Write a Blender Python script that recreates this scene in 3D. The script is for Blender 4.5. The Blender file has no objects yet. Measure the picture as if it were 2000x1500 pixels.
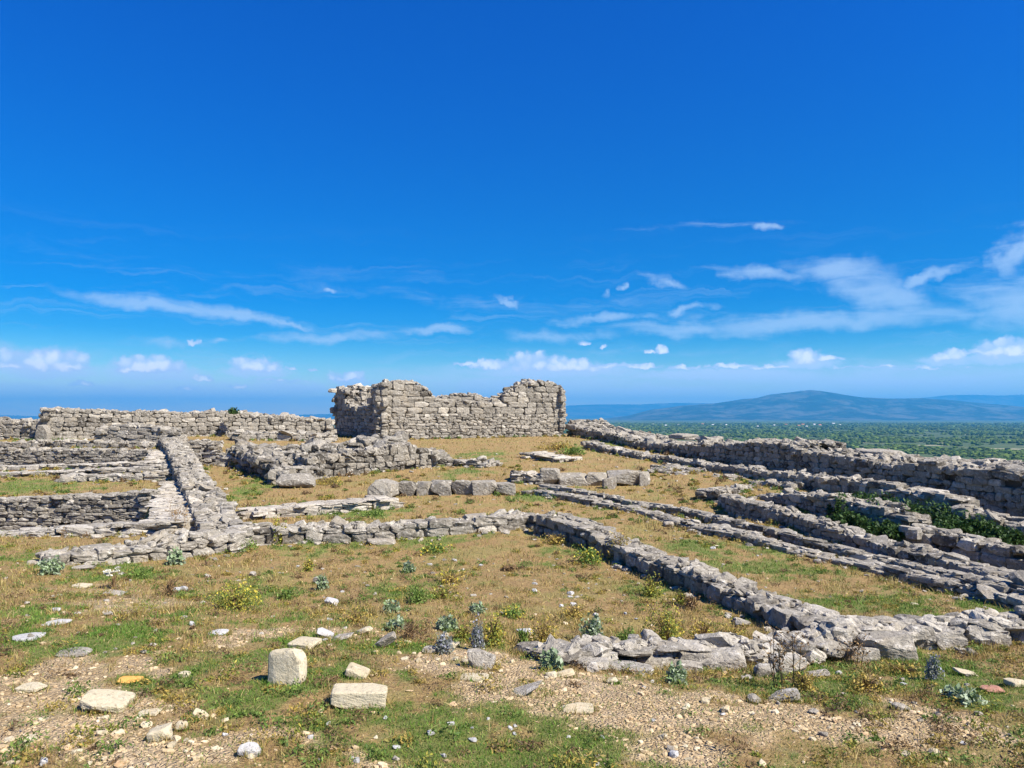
import bpy, math, random
import numpy as np
from mathutils import Matrix, Vector, Euler
random.seed(7); RNG = np.random.default_rng(7)
sc = bpy.context.scene
R = math.radians

# ------------------------------------------------------------------ camera
CAMZ = 1.7; FPX = 1450.0; PITCH = R(2.45)
cam = bpy.data.cameras.new("camera"); cam.lens = 36 * FPX / 2000; cam.sensor_width = 36
cam.clip_start = 0.05; cam.clip_end = 200000
camo = bpy.data.objects.new("camera", cam); sc.collection.objects.link(camo)
camo.location = (0, 0, CAMZ); camo.rotation_euler = (R(90) + PITCH, 0, 0); sc.camera = camo

# ------------------------------------------------------------------ render / exposure
sc.view_settings.view_transform = 'Standard'; sc.view_settings.look = 'None'
sc.view_settings.gamma = 1; sc.view_settings.exposure = 0.95; sc.view_settings.use_curve_mapping = False
sc.render.engine = 'CYCLES'
sc.cycles.max_bounces = 4; sc.cycles.diffuse_bounces = 2; sc.cycles.glossy_bounces = 1
sc.cycles.transmission_bounces = 1; sc.cycles.volume_bounces = 0; sc.cycles.transparent_max_bounces = 6
sc.cycles.use_denoising = True

# ------------------------------------------------------------------ sun
SUN_EL = R(48); SUN_AZ = math.atan2(-0.62, 1.0)      # direction the sun stands in, seen from above (x right, y ahead)
sdir = Vector((math.cos(SUN_EL) * math.cos(SUN_AZ), math.cos(SUN_EL) * math.sin(SUN_AZ), math.sin(SUN_EL)))
sl = bpy.data.lights.new("sun", 'SUN'); sl.energy = 5.0; sl.angle = R(0.5); sl.color = (1.0, 0.94, 0.84)
so = bpy.data.objects.new("sun", sl); sc.collection.objects.link(so)
so.rotation_euler = sdir.to_track_quat('Z', 'Y').to_euler()

def ray(px, py):
    x = (px - 1000) / FPX; y = (750 - py) / FPX
    return np.array([x, math.cos(PITCH) - y * math.sin(PITCH), math.sin(PITCH) + y * math.cos(PITCH)])

# ------------------------------------------------------------------ world: Nishita sky with cirrus and low cumulus
class NT:
    def __init__(s, tree): s.t = tree; s.n = tree.nodes; s.l = tree.links
    def new(s, typ, **kw):
        n = s.n.new(typ)
        for k, v in kw.items(): setattr(n, k, v)
        return n
    def put(s, sock, v):
        if hasattr(v, 'is_linked') or hasattr(v, 'links'): s.l.new(v, sock)
        elif v is not None: sock.default_value = v
    def math(s, op, a, b=None, c=None, clamp=False):
        n = s.new('ShaderNodeMath', operation=op, use_clamp=clamp)
        s.put(n.inputs[0], a)
        if b is not None: s.put(n.inputs[1], b)
        if c is not None: s.put(n.inputs[2], c)
        return n.outputs[0]
    def vmath(s, op, a, b=None, scale=None):
        n = s.new('ShaderNodeVectorMath', operation=op)
        s.put(n.inputs[0], a)
        if b is not None: s.put(n.inputs[1], b)
        if scale is not None: s.put(n.inputs['Scale'], scale)
        return n.outputs['Value'] if op in ('LENGTH', 'DOT_PRODUCT', 'DISTANCE') else n.outputs[0]
    def noise(s, vec, scale, detail=4, rough=0.55, dist=0.0, color=False):
        n = s.new('ShaderNodeTexNoise'); s.put(n.inputs['Vector'], vec)
        n.inputs['Scale'].default_value = scale; n.inputs['Detail'].default_value = detail
        n.inputs['Roughness'].default_value = rough; n.inputs['Distortion'].default_value = dist
        return n.outputs['Color'] if color else n.outputs['Fac']
    def voro(s, vec, scale, feature='F1', out='Distance', rnd=1.0):
        n = s.new('ShaderNodeTexVoronoi', feature=feature); s.put(n.inputs['Vector'], vec)
        n.inputs['Scale'].default_value = scale; n.inputs['Randomness'].default_value = rnd
        return n.outputs[out]
    def ramp(s, v, lo, hi, a=0.0, b=1.0, smooth=True):
        n = s.new('ShaderNodeMapRange'); n.interpolation_type = 'SMOOTHSTEP' if smooth else 'LINEAR'
        s.put(n.inputs[0], v); n.inputs[1].default_value = lo; n.inputs[2].default_value = hi
        n.inputs[3].default_value = a; n.inputs[4].default_value = b
        return n.outputs[0]
    def mix(s, f, a, b, blend='MIX'):
        n = s.new('ShaderNodeMix', data_type='RGBA', blend_type=blend)
        s.put(n.inputs[0], f)
        for sock, v in ((n.inputs[6], a), (n.inputs[7], b)):
            if isinstance(v, tuple): sock.default_value = (*v[:3], 1)
            else: s.put(sock, v)
        return n.outputs[2]

wd = bpy.data.worlds.new("World"); sc.world = wd; wd.use_nodes = True
w = NT(wd.node_tree); w.n.clear()
sky = w.new('ShaderNodeTexSky', sky_type='NISHITA'); sky.sun_disc = False
sky.sun_elevation = SUN_EL; sky.sun_rotation = math.pi / 2 - SUN_AZ
sky.altitude = 300; sky.air_density = 1.0; sky.dust_density = 0.3; sky.ozone_density = 4.0
hs = w.new('ShaderNodeHueSaturation'); hs.inputs['Saturation'].default_value = 1.72; hs.inputs['Value'].default_value = 1.0
hs.inputs['Hue'].default_value = 0.503
w.l.new(sky.outputs[0], hs.inputs['Color'])
tc = w.new('ShaderNodeTexCoord'); sep = w.new('ShaderNodeSeparateXYZ'); w.l.new(tc.outputs['Generated'], sep.inputs[0])
az = w.math('MULTIPLY', w.math('ARCTAN2', sep.outputs[0], sep.outputs[1]), 57.29578)
el = w.math('MULTIPLY', w.math('ARCSINE', sep.outputs[2]), 57.29578)
cmb = w.new('ShaderNodeCombineXYZ'); w.l.new(az, cmb.inputs[0]); w.l.new(el, cmb.inputs[1]); UV = cmb.outputs[0]
def azel(px, py):
    d = ray(px, py); d = d / np.linalg.norm(d)
    return math.degrees(math.atan2(d[0], d[1])), math.degrees(math.asin(d[2]))
PXD = math.degrees(1 / FPX)
def blobs(P, lst, flat=False):
    out = None
    for it in lst:
        px, py, wx, hy = it[:4]; rot = it[4] if len(it) > 4 else 0; st = it[5] if len(it) > 5 else 1.0
        a, e = azel(px, py)
        m = w.new('ShaderNodeMapping', vector_type='TEXTURE')
        if out is None: w.l.new(P, m.inputs[0])
        else:      # a vanishing share of the previous result keeps the node chain short on the shader stack
            ch = w.new('ShaderNodeVectorMath', operation='MULTIPLY_ADD'); w.l.new(out, ch.inputs[0]); ch.inputs[1].default_value = (1e-7, 1e-7, 1e-7); w.l.new(P, ch.inputs[2]); w.l.new(ch.outputs[0], m.inputs[0])
        m.inputs[1].default_value = (a, e, 0); m.inputs[2].default_value = (0, 0, R(rot))
        m.inputs[3].default_value = (wx * PXD, hy * PXD, 1)
        mv = m.outputs[0]
        if flat: mv = w.vmath('MAXIMUM', mv, w.vmath('MULTIPLY', mv, (1.0, -2.4, 1.0)))
        v = w.math('SUBTRACT', 1.0, w.vmath('LENGTH', mv))
        if st != 1.0: v = w.math('MULTIPLY', v, st)
        out = v if out is None else w.math('MAXIMUM', out, v)
    return out
# cirrus
strm = w.new('ShaderNodeMapping'); w.l.new(UV, strm.inputs[0]); strm.inputs[3].default_value = (0.16, 0.75, 1); strm.inputs[2].default_value = (0, 0, R(-3))
n1 = w.noise(strm.outputs[0], 1.1, 6, 0.6, 1.2)
warpc = w.vmath('ADD', UV, w.vmath('MULTIPLY', w.vmath('SUBTRACT', w.noise(UV, 0.35, 4, 0.55, color=True), (0.5, 0.5, 0.5)), (6.0, 2.0, 0)))
CIR = [(300,595,190,17,-5),(450,612,200,15,-9),(560,632,70,8,-14),(640,657,170,16,4),(860,640,110,11,1),(990,585,42,11,-18),
       (650,563,26,6),(1495,440,34,9,-5,.8),(1380,440,160,7,0,.35),(1300,552,52,13,-16,.8),(1212,556,14,8),(1165,570,12,16,20,.7),
       (1480,538,120,16,-6),(1640,530,130,30,-6),(1720,575,110,45,-20),(1810,545,90,12,14),(1180,622,120,13,1),
       (1335,606,60,11,5),(1600,628,330,26),(1330,640,200,18,0,.8),(1960,590,90,60,-10),(1995,490,35,60,-30),
       (1080,655,170,16,0,.7),(60,682,150,15,0,.8),(330,672,80,12,0,.8),(430,664,40,8,0,.8),(1250,690,360,16,0,.35),(900,585,700,14,-4,.2)]
cb = blobs(warpc, CIR)
wisp = w.new('ShaderNodeMapping'); w.l.new(warpc, wisp.inputs[0]); wisp.inputs[3].default_value = (0.07, 0.9, 1); wisp.inputs[2].default_value = (0, 0, R(3))
wden = w.math('MULTIPLY', w.math('MULTIPLY', w.ramp(w.noise(wisp.outputs[0], 1.0, 6, 0.65, .6), .5, .75), w.ramp(el, 15.0, 5.0)), .30)
cden = w.math('MAXIMUM', wden, w.math('MULTIPLY', w.ramp(w.math('ADD', cb, w.math('MULTIPLY', w.math('SUBTRACT', n1, 0.5), 1.1)), -0.05, 0.9), 0.60, clamp=True))
# cumulus
bn = w.noise(UV, 1.3, 7, 0.62, color=True)
warpb = w.vmath('ADD', UV, w.vmath('MULTIPLY', w.vmath('SUBTRACT', bn, (0.5, 0.5, 0.5)), (1.2, 0.9, 0)))
TOP = [(85,712,90,34),(20,717,45,13),(140,716,40,12),(295,719,80,28),(250,722,30,10),(498,718,62,24),(570,722,13,6),(612,724,11,5),(678,738,44,18),
       (400,740,24,9),(160,750,26,8),(360,760,22,7),(465,757,26,7),(545,744,62,7,0,.6),(378,671,14,9),(915,713,40,8),
       (960,716,60,18),(1045,714,74,32),(1120,718,90,22),(1190,716,50,9),(1255,717,50,8),(1330,720,40,8),(1430,716,55,8),(1500,719,50,5),
       (1290,686,17,14),(1270,690,14,6),(1575,701,36,26),(1612,701,34,8),(1140,672,16,9),(1178,678,14,5),(1848,697,32,17),
       (1920,689,40,9),(1975,688,62,28),(1800,720,70,4,0,.6),(1700,717,70,4,0,.6)]
tb = blobs(warpb, TOP, True)
bil = w.voro(warpb, 1.25)
tden = w.ramp(w.math('ADD', tb, w.math('MULTIPLY', w.math('SUBTRACT', 0.35, bil), 0.5)), -0.06, 0.30)
BASE = [(350,768,520,34,0,.7),(1050,752,420,40,0,.6),(1500,738,500,26,0,.55),(90,726,110,20),(300,730,110,22),(500,728,80,12),(560,757,110,16),(250,770,260,22,0,.7),(680,745,50,12),(1080,728,230,18),
        (1400,732,240,16),(1580,712,70,14),(1850,705,60,12),(1960,700,80,14),(1200,765,600,38,0,.55),(1750,745,420,40,0,.6),(600,775,500,25,0,.4)]
bb = blobs(warpb, BASE)
bden = w.math('MULTIPLY', w.ramp(w.math('ADD', bb, w.math('MULTIPLY', w.math('SUBTRACT', n1, 0.5), 0.6)), -0.15, 0.65), 0.8)
front = w.ramp(sep.outputs[1], -0.1, 0.3)
tint = w.mix(w.ramp(el, 0.0, 6.0, smooth=False), (1.9, 1.5, 1.15), (.30, .80, 1.0)); tint = w.mix(w.ramp(el, 5.0, 32.0), tint, (.0, .74, 1.33))
skyc = w.mix(1.0, hs.outputs[0], tint, 'MULTIPLY')
c0 = w.mix(w.math('MULTIPLY', cden, front), skyc, (4.6, 6.2, 8.4))
c1 = w.mix(w.math('MULTIPLY', bden, front), c0, (6.4, 7.4, 9.8))
shade = w.ramp(w.math('ADD', w.math('MULTIPLY', bil, -.9), w.math('MULTIPLY', tb, .75)), -.35, .35)
c2 = w.mix(w.math('MULTIPLY', w.math('MULTIPLY', tden, front), 0.78), c1, w.mix(shade, (5.6, 6.6, 9.2), (11.0, 10.6, 10.6)))
bg = w.new('ShaderNodeBackground'); bg.inputs[1].default_value = 0.067
wo = w.new('ShaderNodeOutputWorld'); w.l.new(c2, bg.inputs[0]); w.l.new(bg.outputs[0], wo.inputs[0])

# ------------------------------------------------------------------ numpy noise
def _hash(ix, iy, s):
    h = (ix.astype(np.int64) * 374761393 + iy.astype(np.int64) * 668265263 + s * 974634777) & 0xFFFFFFFF
    h = ((h ^ (h >> 13)) * 1274126177) & 0xFFFFFFFF
    return ((h ^ (h >> 16)) & 0xFFFF) / 65535.0
def vnoise(x, y, s=0):
    x = np.asarray(x, float); y = np.asarray(y, float)
    ix = np.floor(x); iy = np.floor(y); fx = x - ix; fy = y - iy
    fx = fx * fx * (3 - 2 * fx); fy = fy * fy * (3 - 2 * fy)
    a = _hash(ix, iy, s); b = _hash(ix + 1, iy, s); c = _hash(ix, iy + 1, s); d = _hash(ix + 1, iy + 1, s)
    return (a * (1 - fx) + b * fx) * (1 - fy) + (c * (1 - fx) + d * fx) * fy
def fbm(x, y, s=0, o=4):
    r = 0; a = 0.5; t = 0
    for i in range(o):
        r = r + a * vnoise(x, y, s + i); t += a; a *= 0.5; x = x * 2.03 + 7.1; y = y * 2.03 + 3.7
    return r / t
def sm(x, a, b):
    t = np.clip((x - a) / (b - a), 0, 1); return t * t * (3 - 2 * t)

# ------------------------------------------------------------------ terrain height
CP = np.array([(-8,0,0),(0,0,0),(8,0,-.05),(-8,-10,0),(0,-10,0),(8,-10,0),(-20,-5,0),(20,-5,-.3),(-4,3.5,0),(0,3.5,0),(4,3.5,-.03),(-4,5.5,-.03),(0,5.2,-.06),(4,5.3,-.2),(-1.5,6.3,-.17),(-4,7.5,-.2),
 (-6.5,10.5,-.36),(1,6.6,-.42),(3.4,6.4,-.4),(-3,9,-.45),(0,8.5,-.5),(2.2,8.5,-.52),(-4,13.5,-.5),(0,13.5,-.48),(4,10,-.52),(6,8,-.45),
 (6,10,-.62),(8,11.5,-.8),(10,14,-.7),(9,17,-.25),(7.4,17,-.35),(7.5,13.5,-.6),(5.5,16,-.48),(3,16,-.42),(0,18.5,-.25),(-3.5,18.5,-.27),(-5,22,-.07),(0,22,-.02),(3,21,-.2),
 (5,22,-.05),(6.5,24,0),(-1,27,.18),(-6,30,.3),(0,33,.45),(2.5,38,.55),(-6,36,.5),(-9,40,.55),(5,33,.3),(7,28,.1),(-8,17,-.3),(-12,18,-.3),
 (-8,13.5,-.45),(-13,13.5,-.45),(-12,24,.05),(-20,28,.3),(-16,31,.66),(-24,34,.7),(-10,33,.62),(-30,20,-.2),(0,50,.5),(-30,45,.5),(-20,50,.5)], float)
def _U(r2): return np.where(r2 > 1e-9, r2 * np.log(np.maximum(r2, 1e-9)), 0)
_n = len(CP); _K = _U(((CP[:, None, :2] - CP[None, :, :2]) ** 2).sum(-1)) + np.eye(_n) * 0.5
_P = np.c_[np.ones(_n), CP[:, :2]]; _A = np.block([[_K, _P], [_P.T, np.zeros((3, 3))]])
_W = np.linalg.solve(_A, np.r_[CP[:, 2], 0, 0, 0])
PITS = []          # (x0,y0,x1,y1 back edge, x2,y2,x3,y3 front edge, depth)
PLAIN = -70.0
def pline(x, y, P0, P1):      # signed distance to the right of the line P0->P1
    dx, dy = P1[0] - P0[0], P1[1] - P0[1]; L = math.hypot(dx, dy)
    return ((x - P0[0]) * dy - (y - P0[1]) * dx) / L
EDGE0 = (10.4, 15.1); EDGE1 = (3.6, 40.4)
def hbase(x, y):
    x = np.asarray(x, float); y = np.asarray(y, float); shp = np.broadcast(x, y).shape
    X = np.broadcast_to(x, shp).ravel(); Y = np.broadcast_to(y, shp).ravel()
    cx = np.clip(X, -34, 22); cy = np.clip(Y, -14, 54)
    out = np.empty(X.shape)
    for i in range(0, X.size, 100000):
        a = cx[i:i+100000]; b = cy[i:i+100000]
        r2 = (a[:, None] - CP[None, :, 0]) ** 2 + (b[:, None] - CP[None, :, 1]) ** 2
        out[i:i+100000] = _U(r2) @ _W[:_n] + _W[_n] + _W[_n+1] * a + _W[_n+2] * b
    out = np.clip(out, -1.2, 0.9)
    for (q, depth) in PITS:
        ins = np.full(X.shape, 1e9)
        for i in range(4):
            A = q[i]; B = q[(i + 1) % 4]
            ins = np.minimum(ins, pline(X, Y, A, B))
        out = out - depth * sm(ins, 0.0, 0.22)
    s = np.maximum.reduce([pline(X, Y, EDGE0, EDGE1) - 2.3, (X - 24) * 1.0, (Y - 54), (-X - 45), (-Y - 40)])
    s = np.maximum(s, 0); s = s * s / (s + 2)
    out = np.maximum(out - 0.55 * s, PLAIN)
    return out.reshape(shp)
def relief(x, y):
    near = np.exp(-np.maximum(np.hypot(x, y) - 45, 0) / 10)
    return near * (0.07 * (fbm(x * .8, y * .8, 11) - .5) + 0.035 * (fbm(x * 3.1, y * 3.1, 23) - .5) + 0.016 * (fbm(x * 11, y * 11, 31, 3) - .5))
def H(x, y): return hbase(x, y) + relief(np.asarray(x, float), np.asarray(y, float))
def P(px, py, D):
    r = ray(px, py); t = D / r[1]; return np.array([r[0] * t, D, CAMZ + r[2] * t])
PITS.append(([P(-260, 990, 17.6)[:2], P(297, 964, 17.4)[:2], P(272, 1018, 13.9)[:2], P(-260, 1050, 13.6)[:2]], 0.95))
PITS.append(([P(-200, 878, 27.5)[:2], P(287, 880, 26.5)[:2], P(280, 904, 23.6)[:2], P(-200, 908, 23.6)[:2]], 0.75))
_ts = np.concatenate([np.arange(2, 20, .04), np.arange(20, 70, .15)])
def at(px, py):
    r = ray(px, py); t = _ts / r[1]
    x = r[0] * t; y = _ts; z = CAMZ + r[2] * t; g = H(x, y)
    k = np.where(z < g)[0]
    if len(k) == 0: k = [len(_ts) - 1]
    k = k[0]
    if k > 0:
        f = (z[k-1] - g[k-1]) / max(1e-6, (z[k-1] - g[k-1]) - (z[k] - g[k]))
        yy = y[k-1] + f * (y[k] - y[k-1])
    else: yy = y[0]
    xx = r[0] / r[1] * yy
    return np.array([xx, yy, float(H(xx, yy))])

# ------------------------------------------------------------------ ground cover maps (world space ellipses traced from the place)
def W2(px, py):
    p = at(px, py); return p[0], p[1]
def ell(px, py, wx, hy):
    x, y, z = at(px, py); D = y
    y2 = at(px, py - hy)[1]; y1 = at(px, min(1495, py + hy))[1]
    return (x, (y1 + y2) / 2, wx * D / FPX, max(.15, abs(y2 - y1) / 2))
GREEN = [ell(*e) for e in [(1750,1330,250,40),(1500,1345,120,25),(1100,1430,200,40),(900,1395,150,30),(560,1310,90,50),(340,1330,150,70),(120,1250,150,40),(60,1200,90,25),(480,1370,90,45),(860,1380,130,35),(930,1450,200,50),(720,1470,120,40),(1100,1480,160,30),
  (1640,1370,160,40),(1560,1340,80,30),(1800,1310,180,35),(1930,1330,90,30),(120,1090,110,25),(230,1120,90,20),(760,1360,60,40),(660,1440,60,30),(700,1270,50,20),(590,1255,40,20),(1480,1450,80,20),(1700,1420,70,20),(1900,1400,60,18),
  (700,1005,80,14),(450,970,50,40),(480,1000,60,20),(1700,1180,220,24),(1850,1200,150,20),(1480,1110,130,20),(1420,1075,90,15),(80,950,120,14),(230,1095,70,15),(1850,1030,120,40),(1700,985,70,30),(1620,1000,60,20),
  (1120,1085,70,20),(620,1060,160,20),(850,1050,140,14),(800,1150,70,30),(1290,1160,60,25),(450,1160,70,30),(1590,1340,60,18),(960,1300,60,15),(940,890,60,10),(900,925,50,10),(1180,870,40,12),(1060,970,60,10),(300,1400,40,20),(550,1220,80,20),(1200,990,60,10)]]
GRAVEL = [ell(*e) for e in [(80,1400,200,60),(250,1460,220,60),(100,1480,200,60),(1880,1470,180,50),(120,1430,260,80),(350,1470,200,50),(60,1370,150,50),(600,1240,160,25),(900,1300,160,40),(1150,1370,260,60),(1400,1420,260,60),(1750,1470,200,50),(1950,1440,120,60),(150,1150,150,20),(700,1250,120,20),(250,1180,130,25),(560,1470,120,30),(1000,1340,160,40),(250,1300,60,20),(50,1320,80,40)]]
def emap(x, y, L):
    r = np.zeros(np.shape(x))
    for (a, b, u, v) in L: r = np.maximum(r, np.exp(-(((x - a) / u) ** 2 + ((y - b) / v) ** 2) * 0.9))
    return r
def cover(x, y):
    n = fbm(x * 2.2, y * 2.2, 51, 5); n2 = fbm(x * 7, y * 7, 61, 4); n3 = fbm(x * .5, y * .5, 71, 3)
    wx_ = x + (fbm(x * 1.7, y * 1.7, 151) - .5) * 1.3; wy_ = y + (fbm(x * 1.7, y * 1.7, 161) - .5) * 1.3; n4 = fbm(x * 19, y * 19, 171, 3)
    g = sm(emap(wx_, wy_, GREEN) * .82 + (n - .5) * 1.5 + (n2 - .5) * 1.0 + (n4 - .5) * .5, .36, .72)
    nearf = sm(y, 5.2, 7.8)
    eg = emap(wx_, wy_, GRAVEL); g = g * (1 - .85 * sm(eg, .35, .8) * sm(n3, .35, .5))
    gr = sm(eg * .95 * (1 - nearf * .4) + (1 - nearf) * .14 + (n3 - .5) * .5 + (n2 - .5) * .6, .42, .75)
    gr = gr * (1 - .85 * g)
    return g, gr
# ------------------------------------------------------------------ mesh helpers
def link(o, parent=None):
    sc.collection.objects.link(o)
    if parent is not None: o.parent = parent
    return o
def tag(o, label=None, cat=None, group=None, kind=None):
    if label: o['label'] = label
    if cat: o['category'] = cat
    if group: o['group'] = group
    if kind: o['kind'] = kind
    return o
def empty(name, loc): 
    o = bpy.data.objects.new(name, None); o.location = loc; o.empty_display_size = 0.1; return link(o)
class Soup:
    def __init__(s): s.v = []; s.q = []; s.t = []; s.c = []; s.qm = []; s.tm = []; s.n = 0
    def add(s, V, Q=None, T=None, col=None, m=0):
        V = np.asarray(V, float).reshape(-1, 3)
        if Q is not None and len(Q): s.q.append(np.asarray(Q, int) + s.n); s.qm.append(np.full(len(Q), m))
        if T is not None and len(T): s.t.append(np.asarray(T, int) + s.n); s.tm.append(np.full(len(T), m))
        c = np.asarray(col if col is not None else (.5, .5, .5), float)
        if c.ndim == 1: c = np.tile(c, (len(V), 1))
        s.c.append(c); s.v.append(V); s.n += len(V)
    def build(s, name, mats, parent=None, smooth=False, origin=None):
        V = np.concatenate(s.v); C = np.concatenate(s.c)
        if origin is not None: V = V - np.asarray(origin)
        q = np.concatenate(s.q) if s.q else np.zeros((0, 4), int); t = np.concatenate(s.t) if s.t else np.zeros((0, 3), int)
        qm = np.concatenate(s.qm) if s.qm else np.zeros(0, int); tm = np.concatenate(s.tm) if s.tm else np.zeros(0, int)
        me = bpy.data.meshes.new(name); me.vertices.add(len(V)); me.vertices.foreach_set('co', V.ravel())
        me.loops.add(q.size + t.size); me.loops.foreach_set('vertex_index', np.r_[q.ravel(), t.ravel()])
        me.polygons.add(len(q) + len(t))
        me.polygons.foreach_set('loop_start', np.r_[np.arange(len(q)) * 4, q.size + np.arange(len(t)) * 3])
        me.polygons.foreach_set('material_index', np.r_[qm, tm])
        me.polygons.foreach_set('use_smooth', np.full(len(q) + len(t), bool(smooth)))
        a = me.color_attributes.new('Col', 'FLOAT_COLOR', 'POINT')
        a.data.foreach_set('color', np.c_[C, np.ones(len(C))].ravel())
        me.update(calc_edges=True)
        for m in (mats if isinstance(mats, (list, tuple)) else [mats]): me.materials.append(m)
        o = bpy.data.objects.new(name, me)
        if origin is not None and parent is None: o.location = origin
        return link(o, parent)
def cube_grid(n):
    idx = {}; V = []; Q = []
    def vid(p):
        k = tuple(p)
        if k not in idx: idx[k] = len(V); V.append([c / n * 2 - 1 for c in p])
        return idx[k]
    for ax in range(3):
        for side in (0, n):
            u, v = (ax + 1) % 3, (ax + 2) % 3
            for i in range(n):
                for j in range(n):
                    c = []
                    for (a, b) in ((i, j), (i + 1, j), (i + 1, j + 1), (i, j + 1)):
                        p = [0, 0, 0]; p[ax] = side; p[u] = a; p[v] = b; c.append(vid(p))
                    Q.append(c if side else c[::-1])
    return np.array(V, float), np.array(Q, int)
def stone_shape(n, rng, k=6.0, cuts=5, cd=(.8, 1.15), jit=.03, lump=.06):
    V, Q = cube_grid(n)
    r = (np.abs(V) ** k).sum(1) ** (1 / k); p = V / r[:, None]
    for _ in range(cuts):
        d = rng.normal(size=3); d /= np.linalg.norm(d); off = rng.uniform(*cd)
        e = np.maximum(0, p @ d - off); p = p - d * e[:, None]
    for _ in range(4):
        f = rng.normal(size=3) * 2.2; ph = rng.uniform(0, 6.28); d = rng.normal(size=3); d /= np.linalg.norm(d)
        p = p + np.sin(p @ f + ph)[:, None] * d * lump * .6
    p = p + rng.normal(size=p.shape) * jit
    return p * .5, Q
T3 = [stone_shape(3, RNG, 14, 7, (.95, 1.45), .045, .05) for _ in range(40)]
T4 = [stone_shape(4, RNG, 14, 8, (.95, 1.4), .04, .05) for _ in range(40)]
TR = [stone_shape(3, RNG, 8, 9, (.62, 1.1), .06, .08) for _ in range(50)]
TR4 = [stone_shape(5, RNG, 9, 11, (.7, 1.15), .035, .06) for _ in range(30)]
TP = [stone_shape(2, RNG, 3, 6, (.55, .95), .06, .08) for _ in range(30)]
TC = [stone_shape(1, RNG, 3, 4, (.5, .9), .12, .08) for _ in range(20)]
def rotm(rx, ry, rz): return np.array(Euler((rx, ry, rz)).to_matrix())
def put(S, tmpl, c, dims, rot, col, m=0):
    V, Q = tmpl[random.randrange(len(tmpl))]
    fl = np.array([random.choice((1, 1)), 1, 1])
    V = (V * fl * np.asarray(dims)) @ rot.T + np.asarray(c)
    S.add(V, Q, col=col, m=m)
def scol(base=.5, var=.2):
    t = np.clip(random.gauss(base, var), 0, 1); return (t, random.random(), random.random())

# ------------------------------------------------------------------ materials
MATS = {}
def newmat(name, rough=.9):
    m = bpy.data.materials.new(name); m.use_nodes = True; t = NT(m.node_tree); t.n.clear()
    b = t.new('ShaderNodeBsdfPrincipled'); b.inputs['Roughness'].default_value = rough
    b.inputs['Specular IOR Level'].default_value = 0.25
    o = t.new('ShaderNodeOutputMaterial'); t.l.new(b.outputs[0], o.inputs[0]); MATS[name] = m
    return m, t, b
def bump(t, b, h, strength=.5, dist=.02):
    n = t.new('ShaderNodeBump'); n.inputs['Strength'].default_value = strength; n.inputs['Distance'].default_value = dist
    t.put(n.inputs['Height'], h); t.l.new(n.outputs[0], b.inputs['Normal'])
def coords(t):
    g = t.new('ShaderNodeNewGeometry'); return g.outputs['Position']
def attr(t):
    a = t.new('ShaderNodeAttribute'); a.attribute_name = 'Col'; s = t.new('ShaderNodeSeparateColor'); t.l.new(a.outputs['Color'], s.inputs[0]); return a.outputs['Color'], s.outputs
def stone_mat(name, dark, mid, light, lich=(.66,.62,.54), warm=(.36,.29,.19), lichamt=.5, warmamt=.3, sc_=1.0, bs=.9):
    m, t, b = newmat(name); p = coords(t); col, s = attr(t)
    n1 = t.noise(p, 3.2 * sc_, 6, .65); n2 = t.noise(p, 14 * sc_, 6, .7); n3 = t.noise(p, 48 * sc_, 4, .7)
    f = t.math('ADD', t.math('MULTIPLY', s[0], .55), t.math('ADD', t.math('MULTIPLY', n1, .25), t.math('MULTIPLY', t.math('SUBTRACT', n2, .28), .5)))
    c = t.mix(t.ramp(f, .22, .52), dark, mid); c = t.mix(t.ramp(f, .52, .85), c, light)
    lm = t.math('MULTIPLY', t.ramp(t.math('ADD', n2, t.math('MULTIPLY', n3, .25)), .66, .78), lichamt)
    c = t.mix(lm, c, lich)
    wm = t.math('MULTIPLY', t.math('MULTIPLY', t.ramp(n1, .46, .62), t.ramp(s[1], .25, .9)), warmamt * 1.3)
    c = t.mix(wm, c, warm)
    dk = t.math('MULTIPLY', t.ramp(t.noise(p, 22 * sc_, 5, .75, .5), .53, .64), .6)
    c = t.mix(dk, c, tuple(v * .45 for v in dark))
    t.l.new(c, b.inputs['Base Color'])
    cr = t.voro(p, 11 * sc_, 'DISTANCE_TO_EDGE')
    h = t.math('ADD', t.math('MULTIPLY', n2, 1.0), t.math('ADD', t.math('MULTIPLY', n3, .5), t.math('MULTIPLY', t.ramp(cr, 0, .05), .06)))
    bump(t, b, h, bs, .035 / sc_)
    return m
M_WALL = stone_mat('weathered_limestone', (.085,.074,.058), (.29,.26,.208), (.53,.48,.39))
M_PALE = stone_mat('sunbleached_rubble', (.175,.153,.12), (.36,.32,.255), (.55,.495,.40))
M_CREAM = stone_mat('cream_limestone', (.36,.30,.19), (.50,.43,.29), (.60,.53,.38), (.62,.57,.46), (.52,.36,.17), .3, .4, 1.6, .5)
M_WHITE = stone_mat('white_limestone', (.30,.29,.27), (.44,.43,.41), (.60,.59,.56), (.62,.61,.6), (.5,.42,.3), .3, .2, 2, .6)
M_ORANGE = stone_mat('ochre_stone', (.55,.27,.06), (.70,.38,.09), (.75,.48,.16), (.7,.55,.3), (.7,.35,.1), .15, .3, 2, .5)
M_RED = stone_mat('reddish_stone', (.28,.12,.08), (.38,.19,.13), (.45,.28,.2), (.5,.4,.33), (.4,.2,.1), .2, .3, 2, .5)
m, t, b = newmat('mortar_earth'); p = coords(t)
c = t.mix(t.noise(p, 9, 5, .7), (.035,.03,.026), (.13,.11,.085)); t.l.new(c, b.inputs['Base Color']); bump(t, b, t.noise(p, 25, 5, .7), .8, .04); M_MORTAR = m

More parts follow.
